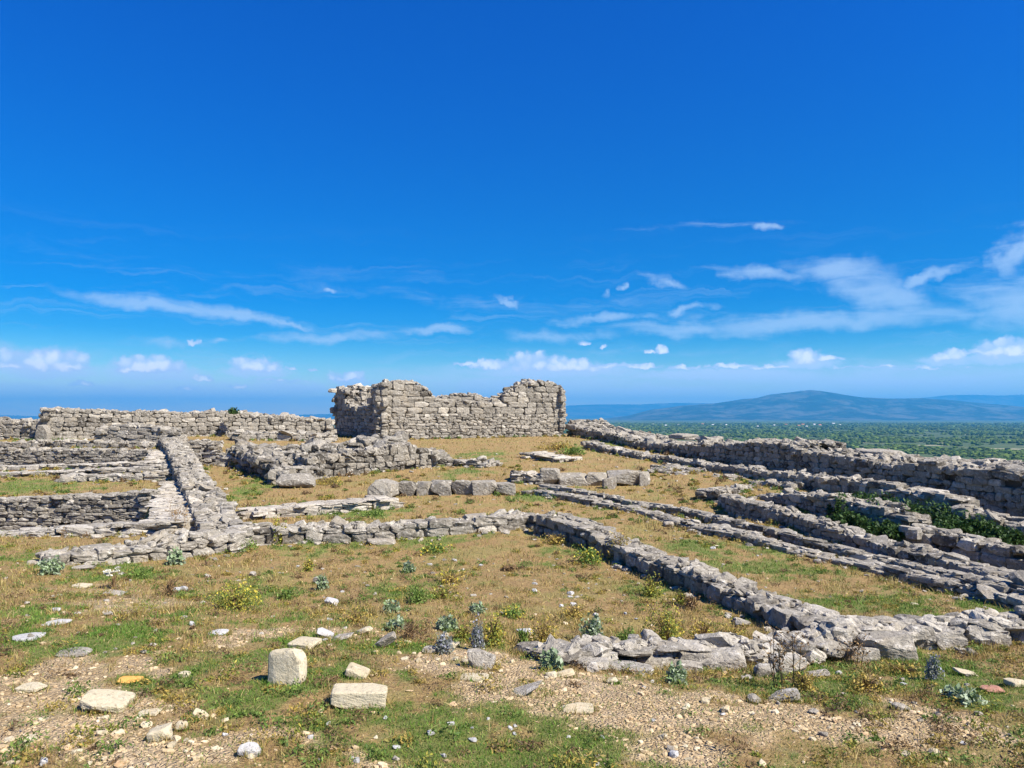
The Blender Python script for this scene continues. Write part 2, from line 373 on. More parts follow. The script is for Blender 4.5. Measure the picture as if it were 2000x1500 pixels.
# ground
m, t, b = newmat('ground_soil', .95); p = coords(t); col, s = attr(t)
nA = t.noise(p, 1.1, 5, .6); nB = t.noise(p, 7, 6, .7); nC = t.noise(p, 38, 5, .75); nD = t.noise(p, 120, 3, .7)
straw = t.mix(nB, (.29,.18,.068), (.44,.305,.12)); straw = t.mix(t.ramp(nC, .4, .68), straw, (.15,.085,.04)); straw = t.mix(t.ramp(nA, .5, .62, 0, .5), straw, (.24,.22,.065))
straw = t.mix(t.math('MULTIPLY', t.ramp(nD, .55, .7), .6), straw, (.56,.45,.25)); straw = t.mix(t.ramp(t.noise(p, 17, 5, .8, .6), .56, .66, 0, .7), straw, (.085,.055,.03)); straw = t.mix(t.ramp(t.noise(p, 4.2, 5, .7, .8), .54, .64, 0, .55), straw, (.14,.16,.045))
vc = t.voro(p, 34, 'F1', 'Color'); vd = t.voro(p, 34, 'DISTANCE_TO_EDGE')
vs = t.new('ShaderNodeSeparateColor'); t.l.new(vc, vs.inputs[0])
grav = t.mix(vs.outputs[0], (.36,.25,.125), (.60,.45,.25)); grav = t.mix(t.ramp(vd, 0, .10, .55, 0), grav, (.22,.15,.09))
grav = t.mix(t.ramp(t.noise(p, 2.3, 4, .6), .45, .62, 0, .6), grav, (.50,.38,.24))
grn = t.mix(nC, (.06,.11,.018), (.16,.21,.045)); grn = t.mix(t.ramp(nB, .5, .7, 0, .6), grn, (.24,.22,.08))
c = t.mix(s[1], straw, grav); c = t.mix(t.math('MULTIPLY', s[0], .8), c, grn)
far = t.mix(t.noise(p, .03, 6, .7), (.035,.065,.02), (.085,.11,.035)); far = t.mix(t.ramp(t.noise(p, .006, 5, .7), .57, .68), far, (.30,.27,.17))
c = t.mix(s[2], c, far)
t.l.new(c, b.inputs['Base Color'])
bump(t, b, t.math('ADD', t.math('MULTIPLY', nB, .5), t.math('ADD', t.math('MULTIPLY', nC, .6), t.math('MULTIPLY', t.ramp(vd, 0, .25), t.math('MULTIPLY', s[1], .35)))), .9, .05)
M_GROUND = m
def leafmat(name, tr=.25, rough=.6):
    m, t, b = newmat(name, rough); a, s = attr(t); n = t.noise(coords(t), 30, 2)
    c = t.mix(t.ramp(n, .3, .7, 0, .35), a, t.mix(.5, a, (.02,.03,.01)))
    t.l.new(c, b.inputs['Base Color'])
    tl = t.new('ShaderNodeBsdfTranslucent'); t.l.new(c, tl.inputs[0]); mx = t.new('ShaderNodeMixShader'); mx.inputs[0].default_value = tr
    o = [n_ for n_ in t.n if n_.type == 'OUTPUT_MATERIAL'][0]
    t.l.new(b.outputs[0], mx.inputs[1]); t.l.new(tl.outputs[0], mx.inputs[2]); t.l.new(mx.outputs[0], o.inputs[0]); return m
M_GRASS = leafmat('grass_blade', .3); M_LEAF = leafmat('leaf', .25); M_STEM = leafmat('dry_stem', .0, .9); M_FLOWER = leafmat('flower', .2)
M_SCRUB = leafmat('far_foliage', .1, .9)
m, t, b = newmat('mountain_rock', 1.0); p = coords(t)
c = t.mix(t.ramp(t.noise(p, .0016, 8, .75), .45, .6), (.003,.018,.02), (.085,.085,.075)); t.l.new(c, b.inputs['Base Color']); M_MOUNT = m
m, t, b = newmat('white_plaster'); t.l.new(t.mix(t.noise(coords(t), .5, 3), (.7,.66,.6), (.85,.82,.78)), b.inputs['Base Color']); M_PLAST = m
m, t, b = newmat('clay_roof_tile'); t.l.new(t.mix(t.noise(coords(t), .7, 3), (.45,.14,.07), (.6,.24,.13)), b.inputs['Base Color']); M_ROOF = m
m, t, b = newmat('window_dark', .3); b.inputs['Base Color'].default_value = (.03,.035,.04,1); M_WIN = m

# ------------------------------------------------------------------ ground sheet
def axis(segs):
    out = [segs[0][0]]
    for (a, b_, st) in segs: 
        n = max(1, int(round((b_ - a) / st))); out += list(np.linspace(a, b_, n + 1)[1:])
    return np.array(out)
def geo(a, b_, f):
    o = [a]; st = abs(a) * .03 + 0.3
    while abs(o[-1]) < abs(b_): o.append(o[-1] + math.copysign(st, b_)); st *= f
    return np.array(o[1:])
gx = axis([(-26,-7,.16),(-7,7,.05),(7,24,.16)]); gx = np.r_[geo(-26,-28000,1.22)[::-1], gx, geo(24,28000,1.22)]
gy = axis([(-6,2.4,.4),(2.4,9,.05),(9,19,.09),(19,56,.2)]); gy = np.r_[geo(-6,-8000,1.3)[::-1], gy, geo(56,28000,1.2)]
GX, GY = np.meshgrid(gx, gy); GZ = H(GX, GY)
dist = np.hypot(GX, GY)
g_, gr_ = cover(GX, GY); farm = sm(dist, 60, 90)
g_ = g_ * (1 - farm); gr_ = gr_ * (1 - farm)
nx, ny = len(gx), len(gy); ii = np.arange(ny - 1)[:, None] * nx + np.arange(nx - 1)[None, :]
q = np.stack([ii, ii + 1, ii + 1 + nx, ii + nx], -1).reshape(-1, 4)
S = Soup(); S.add(np.stack([GX, GY, GZ], -1).reshape(-1, 3), q, col=np.stack([g_, gr_, farm], -1).reshape(-1, 3))
tag(S.build('ground', M_GROUND, smooth=True), kind='structure')

# ------------------------------------------------------------------ masonry walls
def plan_line(pts, D0, D1):
    """pts: traced (px, py of the top edge); straight in plan between distances D0 and D1"""
    A = P(pts[0][0], 800, D0)[:2]; B = P(pts[-1][0], 800, D1)[:2]; out = []
    for px, py in pts:
        r = ray(px, py); k = r[0] / r[1]
        den = (B[0] - A[0]) - k * (B[1] - A[1]); f = 0 if abs(den) < 1e-9 else (k * A[1] - A[0]) / den
        f = min(1, max(0, f)); D = A[1] + f * (B[1] - A[1]); out.append(P(px, py, D))
    return out
class Path:
    def __init__(s, pts):
        s.p = np.array(pts, float); d = np.linalg.norm(np.diff(s.p[:, :2], axis=0), axis=1); s.s = np.r_[0, np.cumsum(d)]; s.L = s.s[-1]
    def __call__(s, u):
        u = min(max(u, 0), s.L); return np.array([np.interp(u, s.s, s.p[:, i]) for i in range(3)])
    def tan(s, u):
        a = s(max(0, u - .25)); b = s(min(s.L, u + .25)); d = b - a; d[2] = 0; return d / np.linalg.norm(d)
def courses_small(z): return .16, .30
def masonry(S, path, inward, tmpl, course, slen, depth, base, tone=.5, zbig=None, big=None, skip=.004, trough=.035, mi=0, rot=.05):
    """stones laid in courses along a face; path gives x,y,top z"""
    zmin = min(base(*path(u)[:2]) for u in np.linspace(0, path.L, 12)) - .12
    zmax = max(path.p[:, 2])
    z = zmin; row = 0; z0ref = zmin
    while z < zmax:
        c_, l_ = (course, slen)
        if zbig is not None and z - zmin > zbig: c_, l_ = big
        ch = c_ * random.uniform(.8, 1.22); u = -random.uniform(0, l_)
        while u < path.L:
            L = l_ * random.uniform(.55, 1.5); mid = u + L / 2
            if -L * .3 < mid < path.L + L * .3:
                q = path(mid); top = q[2] + random.uniform(-.25, .3) * ch
                gz = float(base(q[0], q[1]))
                che = top - z if top - z < 1.45 * ch else ch
                if che > .3 * ch and z + ch > gz - .12 and random.random() > skip:
                    tn = path.tan(mid); inn = np.array([-tn[1], tn[0], 0]) * inward
                    wav = .035 * math.sin(mid * 2.1) 
                    c = q + inn * (depth / 2 + random.uniform(-trough, trough * .6)); c[2] = z + che / 2 + wav * .5
                    a = math.atan2(tn[1], tn[0]) + random.uniform(-rot, rot)
                    put(S, tmpl, c, (L * 1.0, depth, che * 1.02), rotm(random.uniform(-rot, rot), random.uniform(-rot, rot), a), scol(tone), mi)
            u += L
        z += ch * .97; row += 1
FEET = []
def wall(name, label, front, thick, course=.17, slen=.3, depth=.24, tone=.5, rub=.12, rubh=.07, tmpl=None, zbig=None, big=None, back_drop=0., parent=None, cat='ruined wall',
         mat=None, sides='fbe', rubdens=1.5, group=None, inward=1, sag=.0, rtmpl=None, flat=.6, base=None, tilt=.45):
    tmpl = tmpl or T3; rtmpl = rtmpl or TR; mat = mat or M_WALL; base = base or hbase
    F = [np.array(p, float) for p in front]
    pf = Path(F); Bk = []
    for i, p in enumerate(F):
        tn = pf.tan(pf.s[i]); inn = np.array([-tn[1], tn[0], 0]) * inward; qb = p + inn * thick; qb[2] = p[2] - back_drop; Bk.append(qb)
    pb = Path(Bk); S = Soup()
    if 'f' in sides: masonry(S, pf, inward, tmpl, course, slen, depth, base, tone, zbig, big)
    if 'b' in sides: masonry(S, pb, -inward, tmpl, course, slen, depth, base, tone, zbig, big)
    if 'e' in sides:
        for (a, b_) in ((F[0], Bk[0]), (F[-1], Bk[-1])):
            e = Path([a, b_]); d = (F[-1] - F[0]); tn = e.tan(0); inn = np.array([-tn[1], tn[0], 0]); toward = d if a is F[0] else -d
            masonry(S, e, 1 if inn @ toward > 0 else -1, tmpl, course, slen, depth, base, tone, zbig, big)
    for (pp_, sg) in ((pf, -1), (pb, 1)):
        for _ in range(int(pf.L * 9)):
            u = random.uniform(0, pp_.L); a = pp_(u); tn = pp_.tan(u); nn = np.array([-tn[1], tn[0]]) * inward * sg; d_ = abs(random.gauss(0, .16)) + .0
            FEET.append((a[0] + nn[0] * d_, a[1] + nn[1] * d_))
    # core
    N = max(2, int(pf.L / .4)); cv = []
    for i in range(N + 1):
        u = pf.L * i / N; a = pf(u); tn = pf.tan(u); inn = np.array([-tn[1], tn[0], 0]) * inward; ins = min(.12, depth * .6)
        gz = float(base(a[0], a[1])) - .4
        t1 = a + inn * ins; t2 = a + inn * (thick - ins); tz = a[2] - rubh * .8 - random.uniform(.0, .05)
        if i == 0: t1 = t1 + tn * ins; t2 = t2 + tn * ins
        if i == N: t1 = t1 - tn * ins; t2 = t2 - tn * ins
        cv += [(t1[0], t1[1], min(gz, tz - .1)), (t1[0], t1[1], tz), (t2[0], t2[1], tz - back_drop), (t2[0], t2[1], min(gz, tz - back_drop - .1))]
    cq = []
    for i in range(N):
        o = i * 4
        for k in range(3): cq.append((o + k, o + k + 1, o + k + 5, o + k + 4))
    cq += [(0, 1, 2, 3), (N * 4 + 3, N * 4 + 2, N * 4 + 1, N * 4)]
    S.add(cv, cq, col=(.3, .3, .3), m=1)
    # rubble top
    n = int(pf.L * thick / (rub * rub) * rubdens)
    for _ in range(n):
        u = random.uniform(0, pf.L); v = random.uniform(.06, thick - .06); a = pf(u); tn = pf.tan(u); inn = np.array([-tn[1], tn[0], 0]) * inward
        sz = rub * random.lognormvariate(0, .38); c = a + inn * v
        c[2] = a[2] - back_drop * v / thick - rubh * .5 + random.uniform(-.5, .6) * rubh + .10 * (vnoise(c[0] * 1.3, c[1] * 1.3, 5) - .5) * (rubh / .08)
        put(S, rtmpl, c, (sz * random.uniform(.8, 1.5), sz * random.uniform(.7, 1.2), sz * flat * random.uniform(.6, 1.2)),
            rotm(random.uniform(-tilt, tilt), random.uniform(-tilt, tilt), random.uniform(0, 6.28)), scol(tone + .1, .17))
    org = (float(F[0][0]), float(F[0][1]), float(base(F[0][0], F[0][1])))
    o = S.build(name, [mat, M_MORTAR], parent, origin=org if parent is None else None)
    if parent is None: tag(o, label, cat, group)
    return o
def fit(pts, h0, h1=None):
    """top edge traced in the picture, wall rising h above the ground it stands on"""
    h1 = h0 if h1 is None else h1; out = []
    n_ = len(pts)
    for i, (px, py) in enumerate(pts):
        h = h0 + (h1 - h0) * i / max(1, n_ - 1); r = ray(px, py); x = r[0] / r[1] * _ts; z = CAMZ + r[2] / r[1] * _ts; g = hbase(x, _ts) + h
        k = np.where(z < g)[0]; k = k[0] if len(k) else len(_ts) - 1; D = _ts[k]; out.append([x[k], D, CAMZ + r[2] / r[1] * D])
    out = np.array(out)
    if n_ > 3:
        D = out[:, 1].copy()
        for _ in range(2): D[1:-1] = .5 * D[1:-1] + .25 * (D[:-2] + D[2:])
        out = np.array([P(p[0], p[1], d) for p, d in zip(pts, D)])
    return list(out)
RW = 'ruined_wall'
# --- the low walls of the room in front
room_far = plan_line([(1058,1003),(1000,1004),(900,1012),(800,1019),(700,1026),(600,1030),(520,1032),(470,1036)], 14.3, 13.3)
room_far = fit([(440,1038),(520,1034),(600,1034),(700,1031),(800,1025),(900,1018),(1000,1009),(1058,1007)], .26)
wall(RW, 'low grey rubble wall closing the far side of the foreground room, ending at the room corner', room_far, .5, .14, .36, .26, .55, .11, .06, T4, inward=1)
wall(RW, 'low broad stone wall at left crossing the foot of the long rubble spine wall', fit([(80,1090),(180,1082),(260,1074),(340,1062),(420,1048),(480,1040)], .12, .3), .6, .15, .32, .3, .58, .12, .08, T4)
wall(RW, 'low wall running diagonally from the room corner down to the right foreground', fit([(1052,1008),(1130,1030),(1200,1066),(1260,1092),(1330,1116),(1400,1150),(1480,1184),(1560,1214),(1650,1244)], .34, .13), .6, .15, .28, .24, .45, .10, .09, T4, inward=1, back_drop=.03)
wall(RW, 'broken near wall of big lichen covered blocks along the front of the room', fit([(1120,1284),(1180,1278),(1250,1280),(1340,1276),(1400,1270),(1500,1280),(1560,1272),(1640,1258),(1700,1240),(1790,1234),(1900,1228),(2000,1222),(2160,1216)], .08, .18), .5, .14, .34, .26, .68, .10, .05, TR4, inward=1, zbig=None)
# --- channel kerbs
wall(RW, 'lower of two parallel kerb walls of the long stone channel on the right', fit([(1030,958),(1130,972),(1250,1001),(1325,1019),(1437,1044),(1587,1084),(1737,1115),(1887,1150),(2000,1178),(2150,1212)], .08, .12), .36, .10, .36, .2, .5, .13, .03, T3, flat=.4, tilt=.2)
wall(RW, 'upper of two parallel kerb walls of the long stone channel, with dark side', fit([(1060,948),(1160,965),(1250,984),(1362,1001),(1400,1013),(1524,1041),(1625,1070),(1737,1097),(1850,1121),(2000,1156),(2150,1193)], .12, .2), .26, .10, .36, .18, .42, .12, .03, T3, flat=.4, tilt=.2)
# --- walls of the right-hand rooms
wall(RW, 'long double wall on the right starting at a square corner beside the channel', fit([(1404,966),(1430,978),(1530,1002),(1600,1022),(1700,1058),(1735,1066),(1800,1082),(1900,1111),(2000,1137),(2150,1176)], .30, .24), .42, .12, .26, .22, .45, .12, .06)
wall(RW, 'rubble cross wall running back from the square corner on the right', [P(1408,962,17.9), P(1470,952,19.6), P(1545,948,20.0)], .6, .16, .3, .24, .45, .15, .08)
wall(RW, 'thick inner rubble wall beside the bramble hollow on the right', plan_line([(1470,970),(1550,966),(1640,975),(1700,987),(1760,1010)], 18.3, 13.8), .55, .15, .28, .24, .45, .16, .12)
wall(RW, 'low rubble wall below the bramble hollow at the right edge', plan_line([(1775,1034),(1835,1048),(1900,1058),(2000,1078),(2150,1108)], 13.2, 10.6), .5, .17, .36, .24, .45, .13, .07)
wall(RW, 'lower terrace wall with rubble top between the slope and the boundary wall', plan_line([(1272,909),(1362,927),(1437,941),(1490,942),(1546,948)], 24.2, 18.9), .9, .15, .26, .22, .45, .15, .10)
wall(RW, 'narrow terrace wall with dark side running below the long boundary wall', plan_line([(1140,862),(1180,874),(1250,890),(1362,903),(1475,920),(1550,928),(1662,937),(1737,948)], 31.5, 16.6), .5, .15, .3, .24, .48, .15, .06)
wall(RW, 'short ledge wall of flat blocks behind the bramble hollow', plan_line([(1745,958),(1800,965),(1852,974)], 16.0, 14.6), .6, .18, .45, .3, .55, .16, .05)
wall(RW, 'crumbled ledge at the foot of the boundary wall at the right edge', plan_line([(1860,990),(1940,1012),(2000,1030),(2120,1060)], 14.2, 12.6), .6, .17, .36, .26, .42, .16, .06)
# --- the long boundary wall
wall('boundary_wall', 'long thick dry stone boundary wall with rubble top overlooking the green plain', plan_line([(1112,822),(1135,838),(1190,848),(1250,864),(1385,873),(1392,866),(1475,865),(1545,868),(1550,878),(1625,890),(1700,902),(1741,906),(1812,903),(1887,911),(2000,928),(2160,955)], 41.0, 13.2),
     2.0, .15, .30, .28, .42, .2, .13, T3, back_drop=-.03, rubdens=1.5, cat='stone wall')
for (px, py, D, wx, h_, lab) in ((1335,844,30.6,1.0,.22,'flat capping slab on the boundary wall nearest the tower'),(1515,855,24.5,1.3,.16,'long flat capping slab on the boundary wall halfway to the right edge'),(1725,874,20.6,.9,.14,'thin pale capping slab tilted on top of the boundary wall at right'),(1125,826,40.5,1.3,.3,'square stone block on the boundary wall beside the tower')):
    p_ = P(px, py, D); S = Soup(); V, Q = stone_shape(6, RNG, 10, 5, (1.0, 1.3), .015, .03)
    S.add(V * np.array([wx, .9, h_]), Q, col=(.65,.4,.5)); o = S.build('capping_slab', M_WALL); o.location = (p_[0], p_[1], p_[2] - h_ * .5 - .07); o.rotation_euler = (0, R(3), R(-65)); tag(o, lab, 'stone slab')
# --- tower
tw = empty('tower_ruin', tuple(P(745, 862, 36.5)))
tag(tw, 'tall roofless tower ruin of coursed grey limestone on the grassy rise', 'tower ruin')
tfront = plan_line([(745,752),(760,745),(800,744),(825,750),(840,763),(852,777),(868,781),(900,786),(935,786),(968,785),(985,778),(996,764),(1015,752),(1040,744),(1070,745),(1092,752),(1101,764)], 36.5, 40.5)
base_t = lambda x, y: hbase(x, y)
def tpart(name, front, thick, **k):
    o = wall(name, '', front, thick, .165, .34, .32, k.pop('tone', .5), .18, k.pop('rubh', .12), T4, zbig=1.3, big=(.29, .58), parent=tw, **k)
    o.matrix_parent_inverse = Matrix.Translation(-tw.location)
    return o
tpart('front_wall', tfront, 1.25)
A = P(745, 752, 36.5); Bc = P(655, 758, 41.5)
def on(Aa, Bb, f, z): q = Aa + (Bb - Aa) * f; q[2] = z; return q
tpart('side_wall', [on(Bc, A, 0, P(655,758,41.5)[2]), on(Bc, A, .17, P(668,757,41)[2]), on(Bc, A, .24, P(680,780,40.6)[2]), on(Bc, A, .34, P(690,795,40)[2]), on(Bc, A, .72, P(722,797,38.3)[2]), on(Bc, A, .78, P(727,765,37.8)[2]), on(Bc, A, .86, P(735,756,37.4)[2]), on(Bc, A, .975, P(743,753,36.8)[2])], 1.2)
bw0 = Bc + np.array([1.25, .35, 0]); bw1 = P(730, 760, 43.4)
tpart('back_wall', [bw0 + np.array([0, 0, .02]), on(bw0, bw1, .5, P(700,756,42.4)[2]), bw1], 1.1, rubh=.1)
tpart('inner_wall', plan_line([(860,776),(895,769),(935,770),(950,778),(985,778)], 43, 44.5), 1.0)
# --- rubble slope between the tower and the boundary wall
# --- back wall at left
bl = plan_line([(84,800),(130,800),(200,803),(300,806),(400,807),(470,806),(540,812),(600,817),(648,822)], 31.5, 36.5)
wall('boundary_wall', 'long coursed stone wall across the back of the site at left', bl, 1.3, .19, .38, .3, .5, .2, .09, T3, zbig=None, cat='stone wall', rubdens=1.1)
wall('boundary_wall', 'lower worn continuation of the back wall at the left edge', plan_line([(-180,815),(-60,819),(0,821),(76,824)], 33, 32.6), 1.2, .19, .36, .3, .45, .2, .08, T3, cat='stone wall')
wall(RW, 'low footing course along the foot of the left back wall', plan_line([(190,836),(250,832),(300,834),(345,842)], 29.8, 29.5), .7, .17, .5, .3, .5, .2, .05)
wall(RW, 'flat stone ledge in front of the back wall nearest the tower', plan_line([(455,846),(520,847),(590,848),(648,850)], 32.0, 33.0), 1.6, .14, .45, .3, .6, .22, .04, flat=.35)
# --- terraces at left
wall(RW, 'rubble strip wall behind the far sunken tank at left', plan_line([(-200,866),(0,866),(100,863),(200,864),(322,866)], 28.6, 28.4), .6, .15, .3, .22, .45, .17, .08)
wall(RW, 'dark rear lining wall of the far sunken tank at left', plan_line([(-200,882),(0,880),(150,879),(288,881)], 27.0, 26.1), .5, .10, .3, .24, .44, .14, .02, base=lambda x, y: -.75 + 0 * x, tilt=.2)
wall(RW, 'front lip of the far sunken tank at left', plan_line([(-200,914),(0,912),(150,908),(336,902)], 23.2, 23.4), .5, .12, .55, .3, .66, .16, .015, flat=.2, tilt=.06, rubdens=2)
wall(RW, 'worn stone step below the far sunken tank at left', plan_line([(-200,930),(0,927),(140,921),(250,916),(335,908)], 21.6, 22.2), .9, .12, .7, .3, .66, .18, .015, flat=.2, tilt=.06, rubdens=2)
wall(RW, 'broken kerb of flat stones beside the left grass strip', plan_line([(120,933),(200,930),(290,926),(330,922)], 20.8, 21.0), .5, .12, .5, .26, .6, .2, .03, flat=.3)
wall(RW, 'rough rear lining wall of the near sunken tank at left', plan_line([(-260,990),(-100,984),(0,978),(120,972),(220,966),(297,961)], 17.25, 17.05), .5, .085, .24, .26, .46, .14, .02, base=lambda x, y: -1.3 + 0 * x, flat=.35, tilt=.2)
wall(RW, 'pale front lip wall of the near sunken tank at left', plan_line([(-260,1060),(0,1043),(100,1038),(200,1030),(340,1020)], 13.2, 13.5), .55, .12, .55, .3, .66, .15, .015, flat=.2, tilt=.06, rubdens=2.2)
wall('stone_paving', 'pale stone paving between the near sunken tank and the spine wall', [P(288,1018,13.9), P(296,990,15.4), P(306,966,17.2), P(322,940,19.2)], .85, .10, .4, .3, .78, .15, .012, flat=.16, inward=-1, rubdens=2.4, cat='paving', mat=M_PALE, tilt=.08)
wall('stone_paving', 'small pale stone floor at the end of the far sunken tank', [P(283,902,23.6), P(288,890,25), P(292,880,26.6)], 1.3, .10, .4, .3, .78, .17, .012, flat=.16, inward=-1, rubdens=2.2, cat='paving', mat=M_PALE, tilt=.08)
# spine
wall(RW, 'long rubble spine wall running away from the room corner into the distance at left', [P(388,1028,13.1), P(378,998,14.4), P(362,963,16.6), P(345,928,19.0), P(335,899,21.8), P(328,879,24.8), P(312,858,28.5)], .72, .16, .3, .24, .5, .13, .08, T3, inward=-1, rubdens=1.6)
wall(RW, 'short low wall remnant right of the spine wall, in front of the back wall', plan_line([(362,866),(395,862),(420,866)], 27.5, 27.5), .5, .14, .26, .2, .45, .15, .06)
wall(RW, 'thin stone kerb crossing the grass between spine wall and rubble platform', plan_line([(372,886),(410,886),(445,889)], 24.5, 24.3), .4, .12, .4, .22, .5, .16, .04, flat=.35)
# --- strips in the middle
wall('stone_paving', 'flat strip of worn pale paving leading right from the spine wall', plan_line([(490,1000),(560,994),(640,986),(700,981),(765,975)], 15.2, 16.6), .8, .1, .45, .3, .7, .15, .01, flat=.16, rubdens=2.2, cat='paving', mat=M_PALE, tilt=.08)
wall('stone_paving', 'patch of flat bedrock slabs on the slope below the tower', plan_line([(1024,884),(1060,890),(1102,896)], 26.8, 25.6), .8, .1, .5, .3, .7, .25, .02, flat=.2, cat='paving', mat=M_PALE, tilt=.08)
wall(RW, 'small heap of flat stones at the right end of the rubble platform', plan_line([(893,903),(920,900),(945,908)], 24.2, 23.6), .9, .1, .4, .25, .5, .2, .05, flat=.4)
wall(RW, 'low ground level kerb between the two rows of big blocks', plan_line([(1000,925),(1030,927),(1062,930)], 20.6, 20.4), .5, .1, .3, .22, .6, .16, .03, flat=.35)
wall(RW, 'scattered low footing stones right of the second block row', plan_line([(1268,916),(1300,922),(1340,928)], 22.8, 22), .6, .12, .3, .22, .45, .16, .05)
# --- rubble platform in the middle
plat = empty('rubble_platform', tuple(P(600, 940, 21.2)))
tag(plat, 'ruined rubble platform of dark grey blocks standing below the tower', 'ruin')
def ppart(name, front, thick, *a, **k):
    o = wall(name, '', front, thick, *a, parent=plat, **k); o.matrix_parent_inverse = Matrix.Translation(-plat.location); return o
ppart('front_wall', plan_line([(598,893),(640,888),(700,884),(745,876),(780,868),(815,872),(845,884),(885,897)], 21.2, 24.2), 1.0, .19, .28, .3, .34, .24, .14, T4)
ppart('side_wall', [P(448,874,24.6), P(470,882,23.2), P(500,898,21.6), P(538,916,20.3)], 1.3, .22, .4, .32, .30, .3, .2, TR4)
ppart('rubble_fill', plan_line([(540,880),(620,872),(700,868),(780,862),(800,868)], 22.4, 24.0), 2.0, .25, .35, .3, .36, .32, .28, TR4, rtmpl=TR4)
print('walls done')

# ------------------------------------------------------------------ single rocks and blocks
ROCKS = []
def rock(name, label, px, py, wpx, hpx, mat=None, dr=1.0, k=6, cuts=7, rz=0, rx=0, ry=0, cat='stone', group=None, D=None, n=12, tone=.5, sink=.12, lump=.05, cd=(.85,1.2)):
    """px,py: foot of the stone in the picture; wpx,hpx its traced size"""
    if D is None: g = at(px, py)
    else: g = P(px, py, D); g[2] = float(H(g[0], g[1]))
    u = g[1] / FPX; W = wpx * u; Hh = hpx * u; Dp = W * dr; Hh = max(.42 * Hh, Hh - Dp * .75 * (CAMZ - g[2]) / g[1]); ROCKS.append((g[0], g[1] + Dp * .4, W, Dp))
    V, Q = stone_shape(n, RNG, k + 2, cuts + (6 if mat is not M_CREAM else 0), (cd[0] * (.92 if mat is not M_CREAM else 1.08), cd[1]), .012 if mat is not M_CREAM else .007, lump * .7)
    S = Soup(); S.add(V * np.array([W, Dp, Hh * (1 + sink)]), Q, col=scol(tone, .1)); o = S.build(name, mat or M_PALE)
    o.location = (g[0], g[1] + Dp * .4, g[2] + Hh * (.5 - sink / 2)); o.rotation_euler = (rx, ry, rz)
    return tag(o, label, cat, group)
BL = 'ashlar_block'; G1 = 'row of big blocks left of the middle'; G2 = 'row of big blocks right of the middle'
for (x0, x1, y0, y1, lab, nn) in ((722,771,930,971,'large square dark block, leftmost and tallest of the left block row',9),(773,814,926,957,'rounded boulder like block next to the tall square one in the left row',6),
    (815,841,927,955,'narrow grey block, third in the left row',6),(840,882,924,955,'light grey block in the middle of the left row',6),(884,920,924,955,'pointed block with pale face in the left row',6),
    (920,966,927,957,'broad lichen spotted block second from the right end of the left row',6),(966,1004,924,950,'wedge shaped block at the right end of the left row',6)):
    rock(BL, lab, (x0 + x1) / 2, y1, x1 - x0 + 5, y1 - y0, M_WALL, .9, nn + 4, 2, R(random.uniform(-8, 8)), D=18.2 + (960 - y1) * .03, tone=.5, cat='stone block', group=G1, sink=.15)
for (x0, x1, y0, y1, lab, nn) in ((1058,1092,914,947,'tilted block with dark base at the left end of the right block row',6),(1092,1147,917,945,'long low block second from the left in the right row',8),
    (1147,1184,917,944,'rounded grey block in the middle of the right row',5),(1180,1201,924,948,'small upright block standing in front of the right row',6),(1187,1250,911,945,'biggest block of the right row with flat top',8),(1250,1268,916,945,'small end block at the right end of the right row',6)):
    rock(BL, lab, (x0 + x1) / 2, y1, x1 - x0 + 5, y1 - y0, M_WALL, .8, nn + 4, 2, R(random.uniform(-8, 8)), D=20.4 if x1 != 1201 else 19.9, tone=.5, cat='stone block', group=G2, sink=.15)
rock(BL, 'large fallen block overhanging the near end of the rubble platform', 570, 943, 78, 30, M_WALL, .7, 7, 7, R(8), D=19.6, cat='stone block', tone=.45)
rock(BL, 'big upright grey block at the left end of the back wall', 79, 846, 29, 35, M_WALL, .9, 7, 5, D=31, cat='stone block', tone=.45)
rock(BL, 'dark block standing against the back wall right of the spine', 474, 846, 25, 15, M_WALL, .9, 5, 5, D=32, cat='stone block', tone=.35)
rock(BL, 'weathered boulder pile left of the rubble platform top', 540, 864, 40, 20, M_WALL, .9, 4, 8, D=25, cat='boulder', tone=.45)
